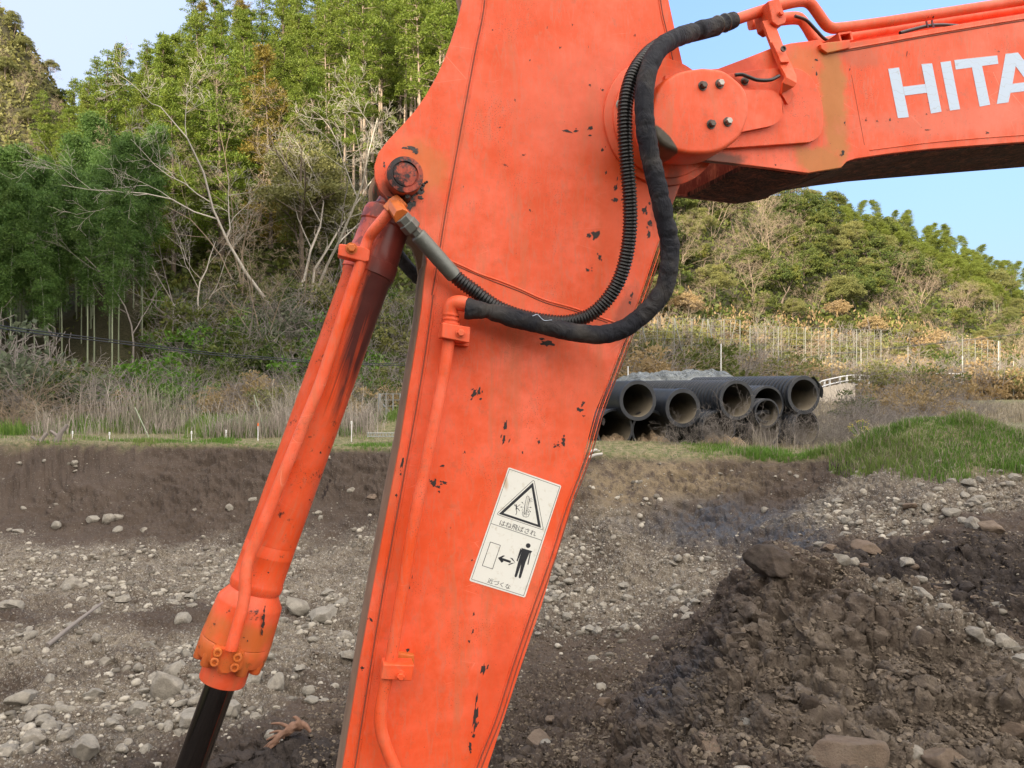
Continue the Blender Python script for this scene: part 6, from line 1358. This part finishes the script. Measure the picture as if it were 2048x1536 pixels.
# white guard rail on a little stone wall
def rail(pts, Y, label, n, wall=False):
    root = empty('guard_rail', tuple(W(*pts[0], Y[0]))); root['label'] = label; root['category'] = 'guard rail'; o0 = Vector(root.location)
    P = [W(a, c2, y_) for (a, c2), y_ in zip(pts, Y)]; Pr = crom(P, 6)
    def add(mb, nm_): o = mb.build(nm_, M_WHITE, root); o.matrix_parent_inverse = Matrix.Translation(-o0)
    for dz_ in (0, -.28, -.56): mb = MB(); mb.tube(Pr+np.array([0, 0, dz_]), .035, 6); add(mb, 'rail')
    for k in range(n+1):
        q = Pr[int(k*(len(Pr)-1)/n)]; mb = MB(); mb.box(q+np.array([0, .05, -.5]), .09, .09, 1.0); add(mb, 'post')
rail([(1640,763),(1660,758),(1690,752),(1712,750),(1738,752)], [38,40,42,43,44], 'white guard rail curving away above the stone wall', 7)
rail([(1872,747),(1900,747),(1926,748)], [48,48,48], 'short white guard rail between the golden bushes', 3)
wp = [W(a, c2, y_) for a, c2, y_ in ((1636,778,37),(1660,772,38.5),(1690,766,40),(1708,768,41))]; b = MB(); V = []
for q in wp: V += [tuple(q), (q[0], q[1], -.2), (q[0]+.3, q[1]+.5, -.2), (q[0]+.3, q[1]+.5, q[2])]
b.add(V, [(i*4+k, (i+1)*4+k, (i+1)*4+(k+1) % 4, i*4+(k+1) % 4) for i in range(3) for k in range(4)]+[(0, 1, 2, 3), (12, 15, 14, 13)]); b.build('stone_wall', plain('pale_stone_wall', (.46, .40, .33), .9, vary=.5, scale=2.5, bump=1, bd=.1), None, label='pale stone wall under the curving guard rail', category='wall')
# ploughed field strip on the right is soil colour: low clods
heap('ploughed_strip', 2120, 15.3, 0, 2.4, 2.8, .12, 8, plain('ploughed_soil', (.11, .065, .045), .95, vary=.5, scale=5, bump=1, bd=.05), 'strip of freshly ploughed red brown soil behind the green bank', 'soil')
# yellow flowering plant at the rim
b = MB(); fb = MB(); rg2 = np.random.default_rng(5); cx, cy = spot(1722, 10.3); zc = H(cx, cy)
for k in range(26):
    a = rg2.random()*6.28; l = rg2.uniform(.05, .17); h = rg2.uniform(.12, .34); e = np.array([cx+cos(a)*l, cy+sin(a)*l, zc+h]); b.tube([np.array([cx, cy, zc]), (np.array([cx, cy, zc])+e)/2+[0, 0, .04], e], .003, 4)
    for q in range(5): fb.lathe(e+rg2.normal(size=3)*.014, (0, 0, 1), [(0, .0), (.003, .006), (.006, 0)], 6)
fo_ = b.build('flowering_plant', M_GRASS, None, ang=60, label='wild plant with small yellow flowers on the pit rim', category='plant'); fb.build('blossom', plain('yellow_petals', (.75, .60, .03), .5), fo_, ang=0)
# stick and broken root on the pit floor
a_ = np.array(hit(95, 1298)); c_ = np.array(hit(205, 1226)); b = MB(); b.tube(crom([a_+[0, 0, .03], (a_+c_)/2+[0, 0, .075], c_+[0, 0, .10]], 6), np.linspace(.022, .015, 13), 10); b.build('stick', M_GREY, None, label='straight grey stick lying on the rubble at the left', category='stick')
m = NM('split_wood'); c = m.coord(); n1 = m.noise(m.vmap(c, scale=(1, .3, 1)), 40, 5, .6); m.out(m.mix(n1, (.08, .04, .025), (.27, .15, .095)), .8, m.bump(n1, .8, .006)); M_WOOD = m.mat
h0 = np.array(hit(590, 1480)); k_ = h0[1]/F; b = MB(); rg2 = np.random.default_rng(8)
def wp_(dx, dy, dz=0): return h0+np.array([dx*k_, -dy*k_*.6, -dy*k_*.8+dz+.03])
b.tube(crom([wp_(10, -20, .01), wp_(-8, -8, .02), wp_(-30, 8, .02), wp_(-58, 32, .0)], 6), np.linspace(.040, .012, 19), 10, rfun=lambda i, a: 1+.25*sin(3*a+i))
for (x0, y0, x1, y1, r0) in ((-20,2,-55,8,.018),(-30,10,-64,44,.014),(-12,-14,-52,-22,.016),(-35,14,-50,40,.012),(-20,-4,-52,-4,.014),(10,-20,30,-6,.03),(5,-24,-10,-34,.02),(-28,6,-60,24,.012)):
    b.tube(crom([wp_(x0, y0), wp_((x0+x1)/2, (y0+y1)/2, .015), wp_(x1, y1)], 4), np.linspace(r0, r0*.35, 9), 8)
b.build('broken_root', M_WOOD, None, ang=50, label='splintered reddish root lying between the cylinder and the arm', category='root')
for (px_, py_, s_, lab) in ((80,884,.16,'bleached grey stump at the left rim of the pit'), (118,872,.20,'pale forked driftwood on the left rim')):
    p = W(px_, py_, 13.3); b = MB(); b.tube(crom([p+[-.05, 0, -.15], p+[.0, 0, .0], p+[s_*.6, .05, s_]], 6), [.07, .07, .065, .06, .055, .05, .05, .045, .04, .04, .035, .03, .025], 9, rfun=lambda i, a: 1+.2*sin(2*a+i*.6)); b.tube([p+[0, 0, -.02], p+[-.14, -.03, .10]], [.04, .02], 8)
    b.build('driftwood', M_GREY, None, ang=60, label=lab, category='driftwood')
# ================================================================ labels: say which one, by size, row and neighbour
bpy.context.view_layer.update()
def _scr(o):
    p = o.location; h = o.scale[2]*6 if o['category'] in ('tree', 'cedar', 'bamboo') else 0
    return pxy(p.x, p.y, p.z+h*.6)+(p.y,)
LEFTC = [(-9999,'beyond the left edge'),(0,'at the far left'),(60,'above the left part of the bamboo'),(160,'above the right part of the bamboo'),(280,'right beside the bamboo grove'),(370,'left of the white limbed trees'),(450,'above the left white limbed tree'),(560,'above the right white limbed tree'),(650,'up from the cylinder top'),(720,'above the cylinder pin'),(790,'against the arm edge'),(900,'hidden behind the arm')]
BAMC = [(-9999,'beyond the left edge'),(0,'at the far left edge'),(50,'left of the middle'),(110,'in the middle of the grove'),(170,'right of the middle'),(220,'near its right end'),(265,'at the right end by the bare trees')]
BANKC = [(-9999,'beyond the left edge'),(0,'by the large grey bush'),(110,'under the bamboo stems'),(200,'left of the greenest bush'),(270,'behind the greenest bush'),(350,'right of the greenest bush'),(430,'below the white limbed trees'),(520,'left of the cylinder'),(600,'touching the cylinder'),(700,'between cylinder and arm'),(800,'hidden by the arm')]
RIGHTC = [(-9999,'behind the arm'),(1250,'just right of the arm'),(1340,'above the bracing of the net'),(1420,'above the pale slim pole'),(1500,'left of the tan leafless trees'),(1570,'right of the tan leafless trees'),(1650,'above the pipe stack end'),(1730,'above the guard rail bend'),(1800,'above the thin white pole'),(1870,'left of the far white poles'),(1930,'above the far white poles'),(2000,'by the right edge'),(2048,'beyond the right edge')]
PITL = [(-9999,'by the left edge'),(70,'right of the left edge rocks'),(150,'above the thin stick'),(230,'right of the thin stick'),(310,'above the largest boulder'),(400,'left of the cylinder gland'),(500,'right of the cylinder gland'),(600,'between cylinder and arm'),(680,'touching the arm edge'),(760,'behind the arm'),(1080,'just right of the sticker'),(1180,'below the ochre soil'),(1300,'left of the blue clay'),(1420,'above the mound top'),(1560,'behind the mound'),(1680,'at the gravel spill'),(1760,'on the left of the cobbles'),(1840,'among the middle cobbles'),(1920,'by the flat tan slab'),(1990,'near the right edge')]
RULES = {
 'cedars on the left hill': ('yellow green cedar', LEFTC), 'rusty tipped cedars on the left hill': ('rusty tipped cedar', LEFTC), 'bare trunked cedars beside the arm': ('bare trunked cedar', LEFTC),
 'bamboo grove at the foot of the left hill': ('dark green drooping bamboo', BAMC), 'bamboo on the right hill': ('feathery yellow green bamboo', RIGHTC), 'cedars on the right hill': ('sunlit cedar', RIGHTC), 'evergreens on the right hill': ('rounded dark evergreen', RIGHTC),
 'olive trees on the right hill': ('pale olive tree', RIGHTC), 'leafless trees on the right hill': ('leafless tan tree', RIGHTC), 'dry trees on the right hill': ('golden brown dry tree', RIGHTC)}
for g_ in GB.values(): RULES[g_] = ({'dark bushes on the bank': 'dark green bush', 'bright bushes on the bank': 'bright green leafy bush', 'grey green bushes on the bank': 'grey green bush', 'dry bushes on the bank': 'dry brown bush', 'olive bushes on the bank': 'olive bush', 'brambles on the bank': 'leafless grey bramble', 'dead stem tufts on the bank': 'tuft of arching dead stems'}[g_], BANKC)
for g_, t_ in (('dry bushes', 'dry golden bush'), ('olive bushes', 'olive bush'), ('dead stem tufts', 'pale dead stem tuft'), ('dark bushes', 'dark green bush')): RULES[g_+' below the right hill'] = (t_+' at the foot', RIGHTC)
for g_, t_ in (('stones in the left bank', 'stone stuck in the brown bank'), ('stones on the left rubble floor', 'pale stone on the rubble'), ('stones on the lower pit floor', 'grey stone low on the pit floor'), ('cobbles on the slope under the green bank', 'rounded cobble'), ('pebbles along the crest', 'pale pebble on the crest'), ('stones on the slope right of the arm', 'small pale stone on the slope')): RULES[g_] = (t_, PITL)
for o in COL.objects:
    if o.get('label') == 'dry bush on the flat beyond the pipe stack': o['group'] = 'dry bushes beyond the pipes'
PIPEC = [(-9999,'touching the last pipe'),(1690,'just left of the yellow flowers'),(1725,'behind the yellow flowers'),(1770,'between flowers and green bank'),(1810,'against the green bank')]
RULES['brambles beside the pipe stack'] = ('leafless grey bramble', PIPEC)
RULES['dry bushes beyond the pipes'] = ('dry bush beyond the pipes', [(-9999,'behind the last pipe'),(1700,'under the guard rail bend'),(1760,'behind the brambles'),(1820,'behind the green bank'),(1880,'above the bank top'),(1930,'right of the bank top')])
_by = {}
for o in list(COL.objects):
    if o.parent is None and o.get('group') in RULES: _by.setdefault(o['group'], []).append(o)
for g_, L_ in _by.items():
    base, cols = RULES[g_]; D_ = sorted(_scr(o)[2] for o in L_); S_ = sorted(o.scale[2] for o in L_); n = len(L_)
    for o in L_:
        a, b_, y_ = _scr(o); q = D_.index(y_)/max(1, n-1); sq = S_.index(o.scale[2])/max(1, n-1)
        c_ = [t for x_, t in cols if a >= x_][-1]; stone = 'stone' in g_ or 'cobble' in g_ or 'pebble' in g_
        if stone: row = 'nearest row' if q < .25 else ('near half' if q < .5 else ('far half' if q < .75 else 'farthest row')); sz_ = ('tiny ', 'small ', 'larger ', 'big ')[min(3, int(sq*4))]
        else: row = ('in front', 'second row', 'middle rows', 'upper rows', 'highest rows')[min(4, int(q*5))]; sz_ = ('short ', 'lower ', 'middling ', 'taller ', 'tall ')[min(4, int(sq*5))]
        base_ = base.replace('small ', '') if stone else base
        o['label'] = sz_+base_+' '+row+', '+c_
for o in list(COL.objects):
    if o.parent is None and o.get('label') in ('dry bush on the flat beyond the pipe stack', 'green bush on the flat beside the pipe stack', 'grey leafless bramble on the flat beyond the pipe stack'):
        o['group'] = {'d': 'dry bushes beyond the pipes', 'g': 'green and grey growth beyond the pipes'}[o['label'][0]] if 'leafless' not in o['label'] else 'grey brambles beyond the pipes'

for o in COL.objects:
    if o.parent is None and o.get('label') and len(o['label'].split()) < 4: print('SHORT', o.name, o['label'])
